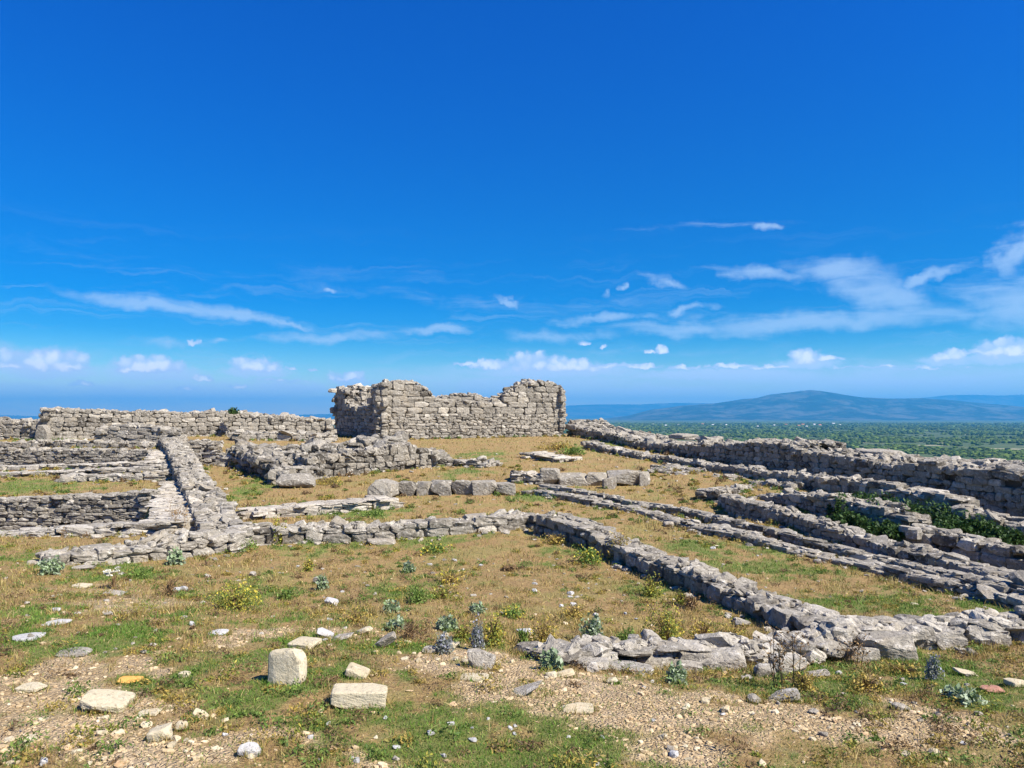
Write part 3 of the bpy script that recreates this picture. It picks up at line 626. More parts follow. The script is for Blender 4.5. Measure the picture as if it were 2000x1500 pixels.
LO = [('block_fg','upright cream stone block leaning in the grass, tallest of the foreground blocks',556,1338,72,72,M_CREAM,.5,3,5,R(-8)),
 ('b','squared cream stone block lying flat in front of the leaning one',697,1382,104,46,M_CREAM,.55,14,3,R(2)),
 ('b','flat cream slab half hidden behind the leaning block',590,1266,52,20,M_CREAM,1.,6,3,0),
 ('b','small cream stone just behind the squared cream block',695,1325,44,26,M_CREAM,.8,5,6,R(20)),
 ('b','broad flat cream rock at the edge of the gravel at left',190,1395,88,46,M_CREAM,.9,6,6,R(10)),
 ('b','small cornered pale stone standing on the gravel in the lower left',308,1447,44,32,M_CREAM,.8,6,6,R(-15)),
 ('b','white rounded stone at the bottom edge left of the middle',484,1478,42,30,M_WHITE,.8,4,6,R(12)),
 ('b','bright ochre orange stone lying in the grass at left',247,1336,46,16,M_ORANGE,.8,4,5,0),
 ('b','small reddish stone in the gravel at lower left',60,1466,22,9,M_RED,.8,4,5,0),
 ('b','pointed grey stone in the middle of the path edge',938,1306,56,44,M_PALE,.7,4,8,R(10)),
 ('b','small white stone shining alone in the dry room floor',645,1184,26,16,M_WHITE,.8,4,7,R(12)),
 ('b','pale flat stone left of the foreground blocks in the grass',421,1240,36,10,M_WHITE,.9,4,5,0),
 ('b','thin flat slab lying against the far room wall',742,1064,54,13,M_PALE,.7,10,3,R(4)),
 ('b','grey flat topped boulder in the grass under the near wall at right',1536,1371,60,24,M_WALL,.7,4,6,R(-12)),
 ('b','small dark angular stone left of the flat boulder at right',1477,1375,26,20,M_WALL,.9,6,8,R(20)),
 ('b','pale flat stone below the near wall at right, tilted',1600,1325,46,18,M_PALE,.7,4,6,R(-14)),
 ('b','rounded pale stone in the grass at the right of the near wall',1460,1332,22,14,M_PALE,.8,4,6,0),
 ('b','flat bright slab in the right foreground grass below the wall',1895,1320,38,12,M_CREAM,.9,5,5,R(10)),
 ('b','rounded beige stone at the right edge of the picture',1992,1342,34,18,M_CREAM,.9,4,5,0),
 ('b','brown stone half sunk beside the grey thistle at right',1945,1354,40,16,M_RED,.9,4,5,0),
 ('b','mottled stone in the grass right of the bottom middle',1765,1388,34,16,M_PALE,.8,4,6,R(8)),
 ('b','dark flat stone under the room wall on the right side',1452,1224,30,16,M_WALL,.9,4,6,0),
 ('b','cream round stone sitting in the channel verge on the right grass',1774,1113,20,11,M_CREAM,.9,3,3,0),
 ('b','small pale stone on the right grass near the near wall',1788,1183,16,6,M_CREAM,.9,3,3,0),
 ('b','pale grey boulder beside the channel on the slope',1308,1029,20,11,M_PALE,.9,4,5,0),
 ('b','white rock pair half buried at the path edge, left one',632,1246,34,18,M_WHITE,.9,5,8,R(20)),
 ('b','white rock pair half buried at the path edge, right one',665,1252,42,16,M_PALE,.9,5,8,R(-10)),
 ('b','sloping cream rock on the path edge left of the pointed stone',708,1240,32,16,M_CREAM,.9,5,7,R(-25)),
 ('b','long broken rock sloping down the path edge behind the middle',748,1266,50,26,M_PALE,.8,5,8,R(-30)),
 ('b','flat grey rock beside the purple thistle at the path edge',840,1276,34,16,M_PALE,.8,5,7,R(0)),
 ('b','white stone under a grey green plant in the room floor',1025,1240,34,14,M_WHITE,.8,5,6,R(0)),
 ('b','grey stone leaning on a thistle in the left of the room floor',624,1142,30,16,M_WALL,.8,5,7,R(0)),
 ('b','small white stone by the dry bush left of the room',340,1156,20,10,M_WHITE,.8,5,7,R(0)),
 ('b','flat pale rock in the grass below the left low wall',157,1114,38,12,M_PALE,.8,6,5,R(4)),
 ('b','brownish flat rock on the earth at the left side of the slope',152,1148,34,9,M_CREAM,.8,6,5,R(4)),
 ('b','long flat stone beside the white flower cluster at left',218,1162,40,9,M_PALE,.8,6,5,R(4)),
 ('b','bright low outcrop in the grass near the left edge',38,1252,56,14,M_WHITE,.9,4,8,R(0)),
 ('b','second bright flat outcrop in the grass near the left edge',100,1222,44,10,M_WHITE,.9,4,8,R(0)),
 ('b','pale cluster rock in the left grass above the gravel',135,1282,60,14,M_PALE,.9,4,8,R(0)),
 ('b','flat tan rock at the gravel edge at left',50,1352,46,18,M_CREAM,.9,5,6,R(0)),
 ('b','round beige pebble sized stone in the green grass at left',357,1324,22,14,M_CREAM,.9,4,4,0),
 ('b','half sunk beige stone in the gravel strip left of the middle',285,1400,38,13,M_CREAM,.9,5,6,0),
 ('b','tilted pale stone in the gravel strip left of the middle',388,1406,30,20,M_CREAM,.7,5,7,R(30)),
 ('b','upright small cream stone beside the tilted one in the gravel',353,1428,22,20,M_CREAM,.7,5,7,R(10)),
 ('b','narrow brown edged stone in front of the near wall, left end',1100,1323,46,13,M_CREAM,.6,6,5,R(-8)),
 ('b','small wedge stone on the gravel below the near wall',1196,1336,22,13,M_CREAM,.7,5,8,R(-20)),
 ('b','flat tan slab flush in the gravel below the near wall',1130,1392,60,9,M_CREAM,.8,6,6,R(0)),
 ('b','flat greyish bedrock slab in the path in the middle',1020,1358,90,10,M_PALE,.5,6,6,R(-18)),
 ('b','pale slab half buried on the path right of the pointed stone',925,1330,54,9,M_CREAM,.8,5,7,0)]
for it in LO:
    _, lab, px, py, wx, hy, mt, dr, k, cuts, ry = it
    big = wx > 80; nm = 'stone_block' if 'block' in lab.split(',')[0] and mt is M_CREAM and wx > 80 else 'loose_stone'
    rock(nm, lab, px, py, wx, hy, mt, dr, k, cuts, R(random.uniform(-15, 15)) if not big else R(8), (R(-12) if 'leaning in the grass' in lab else 0), ry, 'stone block' if nm == 'stone_block' else 'stone', n=14 if big else 9, lump=.04 if big else .06, cd=(1.0,1.4) if cuts < 4 else (.8,1.15))
# large blocks in the near wall (each could be lifted off)
NB = [('pale flat faced block between dry stalks and the biggest near wall block',1690,1292,60,36),('grey block low in the near wall between the tall rounded and the long one',1862,1268,60,34),('block tucked under the long horizontal one at the right of the near wall',1945,1262,66,34),('small pale block left of the orange tinted one in the near wall',1500,1322,44,30),('large lichen covered boulder at the left end of the near wall, lying low',1155,1306,90,38),('pointed grey boulder leaning on the near wall at its left end',1180,1285,100,34),
 ('rounded boulder standing behind the left part of the near wall',1240,1272,60,34),('wide pale flat boulder at the foot of the near wall',1222,1313,130,30),
 ('big lichen covered block with round edges in the middle of the near wall',1415,1310,92,54),('broad boulder left of the round edged one in the near wall',1345,1312,70,40),
 ('orange tinted block behind the dry stalks in the near wall',1545,1318,70,48),('squared block right of the dry stalks in the near wall',1625,1288,60,42),
 ('biggest upright block of the near wall at the junction with the diagonal wall',1742,1288,104,64),('tall rounded block right of the biggest one in the near wall',1812,1268,56,56),
 ('long horizontal block on top of the near wall toward the right edge',1900,1256,120,40),('block of the near wall at the right edge of the picture',1985,1252,90,40)]
for lab, px, py, wx, hy in NB:
    g = at(px, py); Dn = 5.55 + .95 * (px - 1120) / 1040
    rock('wall_boulder', lab, px, py, wx * (.8 if px < 1400 else .95), hy * (.62 if px < 1400 else .85), M_WALL, .6, 9, 1, R(random.uniform(-8, 8)), R(random.uniform(-6, 6)), R(random.uniform(-6, 6)), 'boulder', D=None, n=14, tone=.72, sink=.3, lump=.06)
print('rocks done')

# ------------------------------------------------------------------ small countable stones, by area
AREAS = [('small pale stone scattered on the gravel at the lower left','stones on the lower left gravel',(0,520,1400,1495),34,(9,24),M_CREAM),
 ('small beige stone on the gravel slope at the bottom right','stones on the lower right gravel',(1250,1990,1370,1495),34,(9,24),M_CREAM),
 ('small stone along the stony path edge in the middle','stones along the path edge',(600,1300,1240,1380),34,(9,22),M_CREAM),
 ('small pale stone in the green grass near the bottom middle','stones in the bottom middle grass',(600,1200,1400,1495),22,(8,18),M_WHITE),
 ('small whitish stone in the dry grass of the foreground room','stones on the room floor',(560,1250,1090,1220),30,(7,14),M_WHITE),
 ('small stone on the earth slope at the left','stones on the left slope',(10,540,1120,1290),36,(8,18),M_PALE),
 ('small stone in the grass below the right part of the near wall','stones below the near wall',(1300,1990,1315,1400),22,(8,20),M_PALE),
 ('small pale stone on the grass between near wall and channel','stones on the right grass',(1250,1950,1040,1190),16,(5,10),M_PALE),
 ('small pale stone on the slope around the two block rows','stones on the middle slope',(780,1400,880,1000),26,(5,10),M_PALE)]
for lab, grp, (x0, x1, y0, y1), n, (s0, s1), mt in AREAS:
    for _ in range(n):
        px = random.uniform(x0, x1); py = random.uniform(y0, y1)
        if 'edge' in lab: py = 1225 + max(0, (px - 600)) * .12 + random.gauss(20, 22)
        g = at(px, py); wpx = s0 + (s1 - s0) * random.random() ** 2; W_ = wpx * g[1] / FPX
        V, Q = TR4[random.randrange(len(TR4))]; S = Soup(); S.add(V * np.array([W_, W_ * random.uniform(.6, 1), W_ * random.uniform(.35, .65)]), Q, col=scol(.5, .2))
        o = S.build('small_stone', mt if random.random() < .75 else random.choice([M_PALE, M_WHITE, M_CREAM])); o.location = (g[0], g[1], g[2] + W_ * .12); o.rotation_euler = (random.uniform(-.3, .3), random.uniform(-.3, .3), random.uniform(0, 6.28))
        tag(o, lab, 'stone', grp)

# ------------------------------------------------------------------ gravel (uncountable)
def batch(S, tmpl, pos, dims, rz, tilt, col):
    ti = RNG.integers(0, len(tmpl), len(pos))
    for k, (V, Q) in enumerate(tmpl):
        I = np.where(ti == k)[0]
        if not len(I): continue
        v = V[None] * dims[I][:, None, :]
        c, s = np.cos(tilt[I])[:, None], np.sin(tilt[I])[:, None]
        y = v[..., 1] * c - v[..., 2] * s; z = v[..., 1] * s + v[..., 2] * c; x = v[..., 0]
        c, s = np.cos(rz[I])[:, None], np.sin(rz[I])[:, None]
        v = np.stack([x * c - y * s, x * s + y * c, z], -1) + pos[I][:, None, :]
        qq = Q[None] + (np.arange(len(I)) * len(V))[:, None, None]
        S.add(v.reshape(-1, 3), qq.reshape(-1, 4), col=np.repeat(col[I], len(V), 0))
def scatter(n, y0, y1, wx=.78, power=1.0):
    """points spread evenly over the picture's ground, denser in the distance per angle"""
    y = y0 * (y1 / y0) ** (RNG.random(n) ** power); x = (RNG.random(n) * 2 - 1) * wx * y
    return x, y
def gravel(n, y0, y1, smin, smax, tmpl, dens_gr=1., dens_other=.12):
    x, y = scatter(n, y0, y1); g, gr = cover(x, y); keep = RNG.random(n) < (dens_gr * gr + dens_other * (1 - g))
    x, y = x[keep], y[keep]; z = H(x, y); m_ = len(x); sz = smin * (smax / smin) ** (RNG.random(m_) ** 2.2)
    dims = np.stack([sz * RNG.uniform(.8, 1.5, m_), sz * RNG.uniform(.6, 1.1, m_), sz * RNG.uniform(.3, .65, m_)], -1)
    col = np.stack([np.clip(RNG.normal(.45, .25, m_), 0, 1), RNG.random(m_), RNG.random(m_)], -1)
    S = Soup(); batch(S, tmpl, np.stack([x, y, z + sz * .08], -1), dims, RNG.uniform(0, 6.28, m_), RNG.normal(0, .25, m_), col); return S
M_GRAVEL = stone_mat('gravel_chips', (.32,.225,.115), (.49,.37,.21), (.68,.57,.38), (.7,.62,.48), (.45,.28,.15), .2, .5, 4, .3)
tag(gravel(52000, 2.6, 9, .006, .020, TC, .8, .12).build('gravel', M_GRAVEL), 'fine tan gravel and stone chips covering the bare earth', 'gravel', kind='stuff')
tag(gravel(9000, 2.6, 12, .02, .05, TP, .8, .10).build('coarse_gravel', M_GRAVEL), 'coarser stone chips scattered over the slope', 'gravel', kind='stuff')
tag(gravel(5000, 9, 40, .03, .08, TP, .6, .25).build('stone_litter', M_PALE), 'tiny stones littering the grass between the ruins', 'stone litter', kind='stuff')

# ------------------------------------------------------------------ grass (uncountable)
def blades(x, y, h, wd_, col, lean=.5, z=None, curl=.5):
    n = len(x); z = H(x, y) - .005 if z is None else z
    a = RNG.uniform(0, 6.28, n); l = RNG.normal(0, lean, n) * h; la = RNG.uniform(0, 6.28, n)
    dx, dy = np.cos(a) * wd_ / 2, np.sin(a) * wd_ / 2; lx, ly = np.cos(la) * l, np.sin(la) * l
    p = lambda ox, oy, oz: np.stack([x + ox, y + oy, z + oz], -1)
    V = np.stack([p(-dx, -dy, 0), p(dx, dy, 0), p(lx * .35 + dx * .8, ly * .35 + dy * .8, h * .55), p(lx * .35 - dx * .8, ly * .35 - dy * .8, h * .55), p(lx, ly, h)], 1).reshape(-1, 3)
    b = np.arange(n)[:, None] * 5
    return V, b + np.array([[0, 1, 2, 3]]), b + np.array([[3, 2, 4]]), np.repeat(col, 5, 0)
def gcol(n, green, jitter=.35):
    gr = np.array([[.08,.18,.02],[.14,.25,.03],[.20,.28,.05]]); st = np.array([[.42,.31,.10],[.28,.19,.065],[.52,.41,.17],[.25,.23,.06]])
    a = gr[RNG.integers(0, 3, n)]; b_ = st[RNG.integers(0, 4, n)]
    return np.where(green[:, None], a, b_) * RNG.uniform(1 - jitter, 1 + jitter, (n, 1))
def grass(n, y0, y1, hg, hs_, w_, den_s=.5, clump=1.0):
    x, y = scatter(n, y0, y1, .8); g, gr = cover(x, y); cl = fbm(x * 4, y * 4, 91, 3)
    isg = RNG.random(n) < g * .85 + .10 + .35 * sm(fbm(x * 1.1, y * 1.1, 77, 4), .5, .66)
    den = np.where(isg, .25 + .75 * g, den_s * (1 - gr * .95) * sm(cl, .3, .62)); k = RNG.random(n) < den
    x, y, isg, cl = x[k], y[k], isg[k], cl[k]; m_ = len(x)
    sc_ = (y / y0) ** .5
    h = np.where(isg, hg, hs_ * (.5 + 1.2 * sm(cl, .4, .75))) * RNG.uniform(.5, 1.4, m_)
    return blades(x, y, h, w_ * sc_ * RNG.uniform(.6, 1.3, m_), gcol(m_, isg), .8)
S = Soup()
for a in ((190000, 2.6, 6.5, .022, .035, .0032, .45), (170000, 6, 15, .035, .045, .006, .75), (120000, 14, 42, .05, .06, .014, .7)):
    V, Q, T, C = grass(*a); S.add(V, Q, T, C)
for (rx_, ry_, W_, D_) in ROCKS:
    if ry_ > 12: continue
    m_ = int(60 + 500 * W_); a_ = RNG.uniform(0, 6.28, m_); k_ = RNG.uniform(.5, .72, m_); x = rx_ + np.cos(a_) * W_ * k_; y = ry_ + np.sin(a_) * D_ * k_
    V, Q, T, C = blades(x, y, RNG.uniform(.02, .055, m_), .0035 * (ry_ / 4) ** .5 * RNG.uniform(.6, 1.3, m_), gcol(m_, RNG.random(m_) < cover(x, y)[0] + .3), .8); S.add(V, Q, T, C)
x, y = scatter(90000, 3, 22, .8); g__, gr__ = cover(x, y); k = RNG.random(len(x)) < .8 * (1 - gr__); x, y = x[k], y[k]
hh_ = RNG.uniform(.006, .02, len(x)) * (1 + y * .06); V, Q, T, C = blades(x, y, hh_, .004 * (y / 3) ** .6 * RNG.uniform(.5, 1.2, len(x)), gcol(len(x), np.zeros(len(x), bool), .4), 3.5); S.add(V, Q, T, C)
# denser tufts in the room and around wall feet
tag(S.build('grass', M_GRASS), 'short green and straw coloured grass growing over the site', 'grass', kind='stuff')

# ------------------------------------------------------------------ plants
GRN = dict(yellow=[(.24,.28,.05),(.34,.33,.05),(.17,.22,.04),(.42,.36,.06)], blue=[(.28,.36,.20),(.38,.44,.30),(.20,.28,.12)], purple=[(.26,.28,.23),(.34,.36,.31),(.20,.22,.16)],
           green=[(.10,.18,.03),(.16,.24,.05),(.22,.30,.06)], dark=[(.02,.055,.012),(.045,.095,.02),(.07,.13,.03)], dry=[(.24,.15,.07),(.34,.22,.10),(.14,.09,.05)], ochre=[(.50,.36,.08),(.42,.30,.08),(.30,.26,.06)],white=[(.62,.62,.5),(.72,.7,.6)])
def leaves(n, R_, Hh, size, pal, rng=RNG, hollow=.3, zlo=.1, aspect=.45, up=.3):
    """n small leaf faces spread through an uneven dome"""
    d = rng.normal(size=(n, 3)); d /= np.linalg.norm(d, axis=1)[:, None]; d[:, 2] = np.abs(d[:, 2])
    ph = rng.uniform(0, 6.28, 3); az_ = np.arctan2(d[:, 1], d[:, 0])
    lob = .75 + .22 * np.sin(az_ * 3 + ph[0]) + .15 * np.sin(az_ * 5 + ph[1] + d[:, 2] * 4)
    r = (hollow + (1 - hollow) * rng.random(n) ** .6) * lob
    c = d * r[:, None] * np.array([R_, R_, Hh]); c[:, 2] += Hh * zlo * rng.random(n)
    u = rng.normal(size=(n, 3)); u[:, 2] += up; u /= np.linalg.norm(u, axis=1)[:, None]
    v = np.cross(u, rng.normal(size=(n, 3))); v /= np.linalg.norm(v, axis=1)[:, None]
    s = size * rng.uniform(.6, 1.4, n)[:, None]
    V = np.stack([c - u * s, c + v * s * aspect, c + u * s, c - v * s * aspect], 1).reshape(-1, 3)
    pal = np.array(pal); col = pal[rng.integers(0, len(pal), n)] * rng.uniform(.7, 1.3, (n, 1))
    return V, np.arange(n * 4).reshape(-1, 4), np.repeat(col, 4, 0)
def stalk(S, p0, p1, r0, r1, col):
    p0 = np.array(p0, float); p1 = np.array(p1, float); d = p1 - p0; d /= np.linalg.norm(d) + 1e-9
    a = np.cross(d, [0.3, .9, .1]); a /= np.linalg.norm(a); b_ = np.cross(d, a); V = []
    for (p, r) in ((p0, r0), (p1, r1)):
        for k in range(3): an = k * 2.094; V.append(p + (a * math.cos(an) + b_ * math.sin(an)) * r)
    S.add(V, [(0, 1, 4, 3), (1, 2, 5, 4), (2, 0, 3, 5)], col=col)
def plant(name, label, px, py, wpx, hpx, kind, cat='plant', group=None, nl=500, flowers=None, leaf=None, D=None, aspect=.45, zoff=0, dense=1):
    g = at(px, py) if D is None else P(px, py, D)
    u = g[1] / FPX; Rr = wpx * u / 2; Hh = hpx * u; root = empty(name, (g[0], g[1], g[2] + zoff)); tag(root, label, cat, group)
    S = Soup(); ns = 26
    for i in range(ns):
        a = random.uniform(0, 6.28); rr = Rr * random.uniform(.1, .8); z_ = Hh * random.uniform(.5, .95)
        mid = (math.cos(a) * rr * .4, math.sin(a) * rr * .4, z_ * .6); tip = (math.cos(a) * rr, math.sin(a) * rr, z_)
        cc = random.choice(GRN['dry'] if kind in ('dry', 'yellow', 'ochre') else GRN[kind]); stalk(S, (random.uniform(-.1, .1) * Rr, random.uniform(-.1, .1) * Rr, -.02), mid, .0035 + u * .2, .003 + u * .15, cc); stalk(S, mid, tip, .003 + u * .15, .001, cc)
    S.build('stems', M_STEM, root)
    S = Soup(); lf = leaf or max(.012, 2.4 * u); V, Q, C = leaves(nl, Rr, Hh, lf, GRN[kind], aspect=aspect); S.add(V, Q, col=C)
    if flowers:
        V, Q, C = leaves(max(30, nl // 5), Rr * .95, Hh * 1.02, lf * .8, flowers, hollow=.8, aspect=.9); S.add(V, Q, col=C, m=1)
    S.build('foliage', [M_LEAF, M_FLOWER], root)
    return root
YF = [(.62,.50,.06),(.52,.40,.06),(.46,.44,.06)]; PFc = [(.28,.28,.34),(.36,.37,.42),(.22,.22,.26)]; WF = [(.72,.70,.58),(.6,.58,.45)]
PL = [('low_bush','spreading olive green weed bed between the golden bush and the silvery plant',1225,1262,70,40,'green',None,500),
 ('low_bush','low ochre weed bed at the right corner of the room floor',1430,1245,70,30,'ochre',None,400),
 ('low_bush','loose straw coloured clump on the right of the room floor',1120,1205,80,26,'ochre',None,350),
 ('low_bush','flat green and yellow weed bed right of the two blue green plants',1000,1205,70,22,'green',YF,350),
 ('low_bush','yellowish clump just behind the pale thistles at the path edge',905,1250,60,36,'yellow',None,400),
 ('low_bush','broad low weed bed left of the two blue green plants',695,1215,80,24,'ochre',None,350),
 ('low_bush','low green weeds beside the wide yellow bush on its right',560,1170,56,26,'green',None,300),
 ('low_bush','yellow green weeds above the two blue green plants',862,1168,70,26,'yellow',None,350),
 ('low_bush','low green weeds under the far wall of the room, right of the flat slab',850,1078,90,20,'green',YF,350),
 ('low_bush','tall straw tufts along the inner corner of the room',1085,1062,70,22,'ochre',None,300),
 ('low_bush','green tuft at the foot of the diagonal wall, lower half',1330,1180,40,30,'yellow',None,250),
 ('low_bush','ragged weed bed in front of the near wall at right',1760,1318,110,26,'ochre',None,450),
 ('low_bush','ragged green weeds on the left slope beside the white umbels',270,1130,80,24,'green',None,300),
 ('low_bush','wide bright yellow green bush on the dry slope left of the room',462,1190,118,62,'yellow',YF,900),
 ('low_bush','yellow green bush at the inner corner below the diagonal wall',1150,1100,78,34,'green',YF,500),
 ('low_bush','dark leafy bush growing against the diagonal wall',1213,1095,64,62,'ochre',None,600),
 ('low_bush','lime green bush at the foot of the diagonal wall',1272,1165,56,46,'yellow',None,450),
 ('low_bush','large golden flowering bush behind the left part of the near wall',1300,1262,104,92,'yellow',YF,1100),
 ('low_bush','golden brown bush beside the big flowering one, toward the diagonal wall',1372,1262,70,60,'ochre',YF,500),
 ('low_bush','yellow flowered bush left of the near wall boulders',965,1262,62,62,'yellow',YF,500),
 ('low_bush','olive and yellow bush right of the pale stone in the room floor',1062,1262,86,56,'ochre',YF,600),
 ('low_bush','mid green tuft of leaves in the middle of the room floor',815,1178,66,46,'green',None,450),
 ('low_bush','yellow flowering tuft at the corner where spine and room wall meet',545,1062,46,56,'yellow',YF,350),
 ('low_bush','small yellow flowering tuft behind the left end of the block row',785,965,44,18,'ochre',YF,220),
 ('low_bush','dry golden tuft in front of the left block row',915,958,60,14,'ochre',None,200),
 ('low_bush','yellowish tuft on the room floor right of the middle',880,1140,70,30,'ochre',YF,250),
 ('low_bush','small yellow tuft in the left half of the room floor',603,1115,30,26,'yellow',YF,150),
 ('grey_green_plant','pale blue green leafy plant in the room floor, left of two',762,1196,44,24,'blue',None,260),
 ('grey_green_plant','pale blue green leafy plant in the room floor, right of two',931,1198,38,24,'blue',None,240),
 ('grey_green_plant','wide grey green plant near the path edge, right one',872,1230,58,28,'blue',None,300),
 ('grey_green_plant','wide grey green plant near the path edge, left one',775,1232,52,26,'blue',None,300),
 ('grey_green_plant','blue grey plant on the small stone heap in the room floor',798,1118,32,22,'blue',None,200),
 ('grey_green_plant','pale plant growing beside the left end of the near wall',1078,1310,50,42,'blue',None,420),
 ('grey_green_plant','pale plant in front of the middle of the near wall',1320,1334,46,36,'blue',None,360),
 ('grey_green_plant','sage coloured plant by a stone on the left of the room floor',628,1152,28,34,'blue',None,200),
 ('grey_green_plant','bushy pale plant below the left end of the low wall',98,1122,52,36,'blue',None,360),
 ('grey_green_plant','pale green plant under the low wall left of the middle',342,1102,40,32,'blue',None,300),
 ('grey_green_plant','dark grey green plant low in the right foreground grass',1880,1372,76,30,'blue',None,380),
 ('grey_green_plant','tall silvery plant behind the near wall',1158,1255,58,56,'blue',None,420),
 ('grey_green_plant','green plant beside the pale stone in the room floor',1022,1262,34,42,'green',None,250),
 ('grey_green_plant','pale herb patch on grass behind the room far wall',730,1008,60,14,'green',None,250),
 ('thistle','purple grey thistle at the path edge, left one',866,1278,46,44,'purple',PFc,380),
 ('thistle','purple grey thistle rising right behind the pointed stone',932,1268,34,60,'purple',PFc,380),
 ('thistle','tall grey thistle spike in the right foreground grass',1822,1328,36,56,'purple',PFc,360),
 ('dry_bush','brown dry bush left of the wide yellow bush',330,1165,60,44,'dry',None,200),
 ('dry_bush','dry brown scrub behind the thistles at the path edge',800,1250,70,44,'dry',None,220),
 ('dry_bush','dark dead bush in the middle of the room floor',995,1115,44,14,'dry',None,160),
 ('dry_bush','reddish dry bush at the foot of the diagonal wall',1350,1188,44,34,'dry',None,220),
 ('dry_bush','dry orange clump in the grass below the near wall',1690,1350,90,34,'ochre',None,400),
 ('dry_bush','dry straw clump beside the dark stalks at right',1570,1350,60,40,'ochre',None,260),
 ('dry_bush','dry weeds on the paving beside the spine wall',345,1028,44,40,'dry',None,120),
 ('wall_top_shrub','small dark green shrub sprouting from the top of the back wall',455,808,26,14,'dark',None,260)]
for nm, lab, px, py, wx, hy, kd, fl, nl in PL:
    plant(nm, lab, px, py, wx, hy, kd, 'thistle' if nm == 'thistle' else ('bush' if 'bush' in nm or 'shrub' in nm else 'plant'), None, int(nl * 1.5), fl, D=34.0 if nm == 'wall_top_shrub' else None,
          leaf=None if kd != 'blue' else max(.02, 3.6 * at(px, py)[1] / FPX), aspect=.45 if kd != 'blue' else .6)
# umbels
r0 = plant('white_flower', 'cluster of white umbel flowers on dark stems at left', 222, 1150, 30, 34, 'dry', 'flower', None, 40)
u = at(222, 1150)[1] / FPX
for i in range(9):
    V, Q, C = leaves(60, 7 * u, 3 * u, 1.6 * u, WF, hollow=.1, aspect=.9); V = V + np.array([random.uniform(-22, 22) * u, random.uniform(-15, 15) * u, random.uniform(26, 38) * u]); S = Soup(); S.add(V, Q, col=C); S.build('flower_head', M_FLOWER, r0)
# tall dry stalks
def stalks(label, px, py, wpx, hpx, n, group=None):
    g = at(px, py); u = g[1] / FPX; root = empty('dry_stalks', g); tag(root, label, 'dry stalks', group); S = Soup(); S2 = Soup()
    for i in range(n):
        x0 = random.uniform(-.5, .5) * wpx * u; y0 = random.uniform(-.4, .4) * wpx * u; h = hpx * u * random.uniform(.55, 1); p0 = np.array([x0, y0, -.02]); d = np.array([random.gauss(0, .12), random.gauss(0, .12), 1])
        p1 = p0 + d * h; stalk(S, p0, p1, .0045, .002, random.choice(GRN['dry']))
        for k in range(9):
            q0 = p0 + d * h * random.uniform(.35, 1); q1 = q0 + np.array([random.gauss(0, .05), random.gauss(0, .05), random.uniform(.01, .07)]) * (u / .0045) ** .3; stalk(S, q0, q1, .0025, .0012, random.choice(GRN['dry']))
            V, Q, C = leaves(4, .012, .012, .008, GRN['dry'], aspect=.8); S2.add(V + q1, Q, col=C)
    S.n, S.v, S.q, S.qm, S.c = S.n + S2.n, S.v + S2.v, S.q + [a_ + S.n for a_ in S2.q], S.qm + S2.qm, S.c + S2.c; S.build('stems', M_STEM, root)
stalks('tall dark dry stalks standing before the orange tinted block of the near wall', 1540, 1345, 60, 130, 9)
stalks('dark dry stalks beside the squared block of the near wall', 1668, 1300, 30, 60, 6)
stalks('single thin dry stalk on the slope right of the block rows', 1332, 985, 8, 38, 2)
stalks('thin dry weeds standing by the near sunken tank at left', 128, 1082, 20, 60, 3)
stalks('dry weeds beside the paving near the spine wall', 352, 1042, 34, 70, 7)
stalks('dry weeds at the left of the room behind the slope', 700, 1180, 30, 40, 4)
FEET = np.array(FEET); FEET = FEET[RNG.permutation(len(FEET))]; nf = len(FEET); k = nf // 2
x, y = FEET[:k, 0], FEET[:k, 1]; sz = .035 * (RNG.random(k) ** 2 * 3 + .8); S = Soup()
batch(S, TR, np.stack([x, y, H(x, y) + sz * .12], -1), np.stack([sz * 1.3, sz, sz * .6], -1), RNG.uniform(0, 6.28, k), RNG.normal(0, .3, k), np.stack([np.clip(RNG.normal(.5, .2, k), 0, 1), RNG.random(k), RNG.random(k)], -1))
tag(S.build('fallen_rubble', M_PALE), 'small fallen stones strewn along the feet of the ruined walls', 'rubble', kind='stuff')
S = Soup(); g0, gr0 = cover(FEET[k:, 0], FEET[k:, 1])
for (fx, fy), g_i in zip(FEET[k:], g0):
    if random.random() < .35: continue
    kd = 'green' if random.random() < .25 + g_i else random.choice(['ochre', 'dry', 'ochre', 'yellow']); rr = random.uniform(.04, .10) * (1 + fy * .02)
    V, Q, C = leaves(int(24 + rr * 260), rr, rr * random.uniform(.6, 1.3), max(.010, .0012 * fy) * random.uniform(.9, 1.5), GRN[kd], aspect=.3, up=1.2); S.add(V + np.array([fx, fy, float(H(fx, fy))]), Q, col=C * .9)
tag(S.build('wall_foot_weeds', M_LEAF), 'dry and green weeds crowding the feet of the walls', 'weeds', kind='stuff')
# small weeds all over the dry grass (uncountable)
S = Soup(); x, y = scatter(4200, 3.5, 24, .75); g__, gr__ = cover(x, y); wn = fbm(x * .9, y * .9, 303, 3)
for i in range(len(x)):
    if random.random() > (1 - .8 * gr__[i]) * (.25 + 1.6 * max(0, wn[i] - .45) * 3): continue
    kd = random.choice(['green', 'green', 'ochre', 'yellow', 'dry', 'dry', 'green', 'ochre']); rr = random.uniform(.04, .12) * (1 + y[i] * .03)
    V, Q, C = leaves(int(40 + rr * 400), rr, rr * random.uniform(.35, .9), max(.009, .0011 * y[i]) * random.uniform(.9, 1.5), GRN[kd], aspect=.35); S.add(V + np.array([x[i], y[i], float(H(x[i], y[i]))]), Q, col=C * .85)
tag(S.build('weeds', M_LEAF), 'small low weeds dotted through the dry grass', 'weeds', kind='stuff')
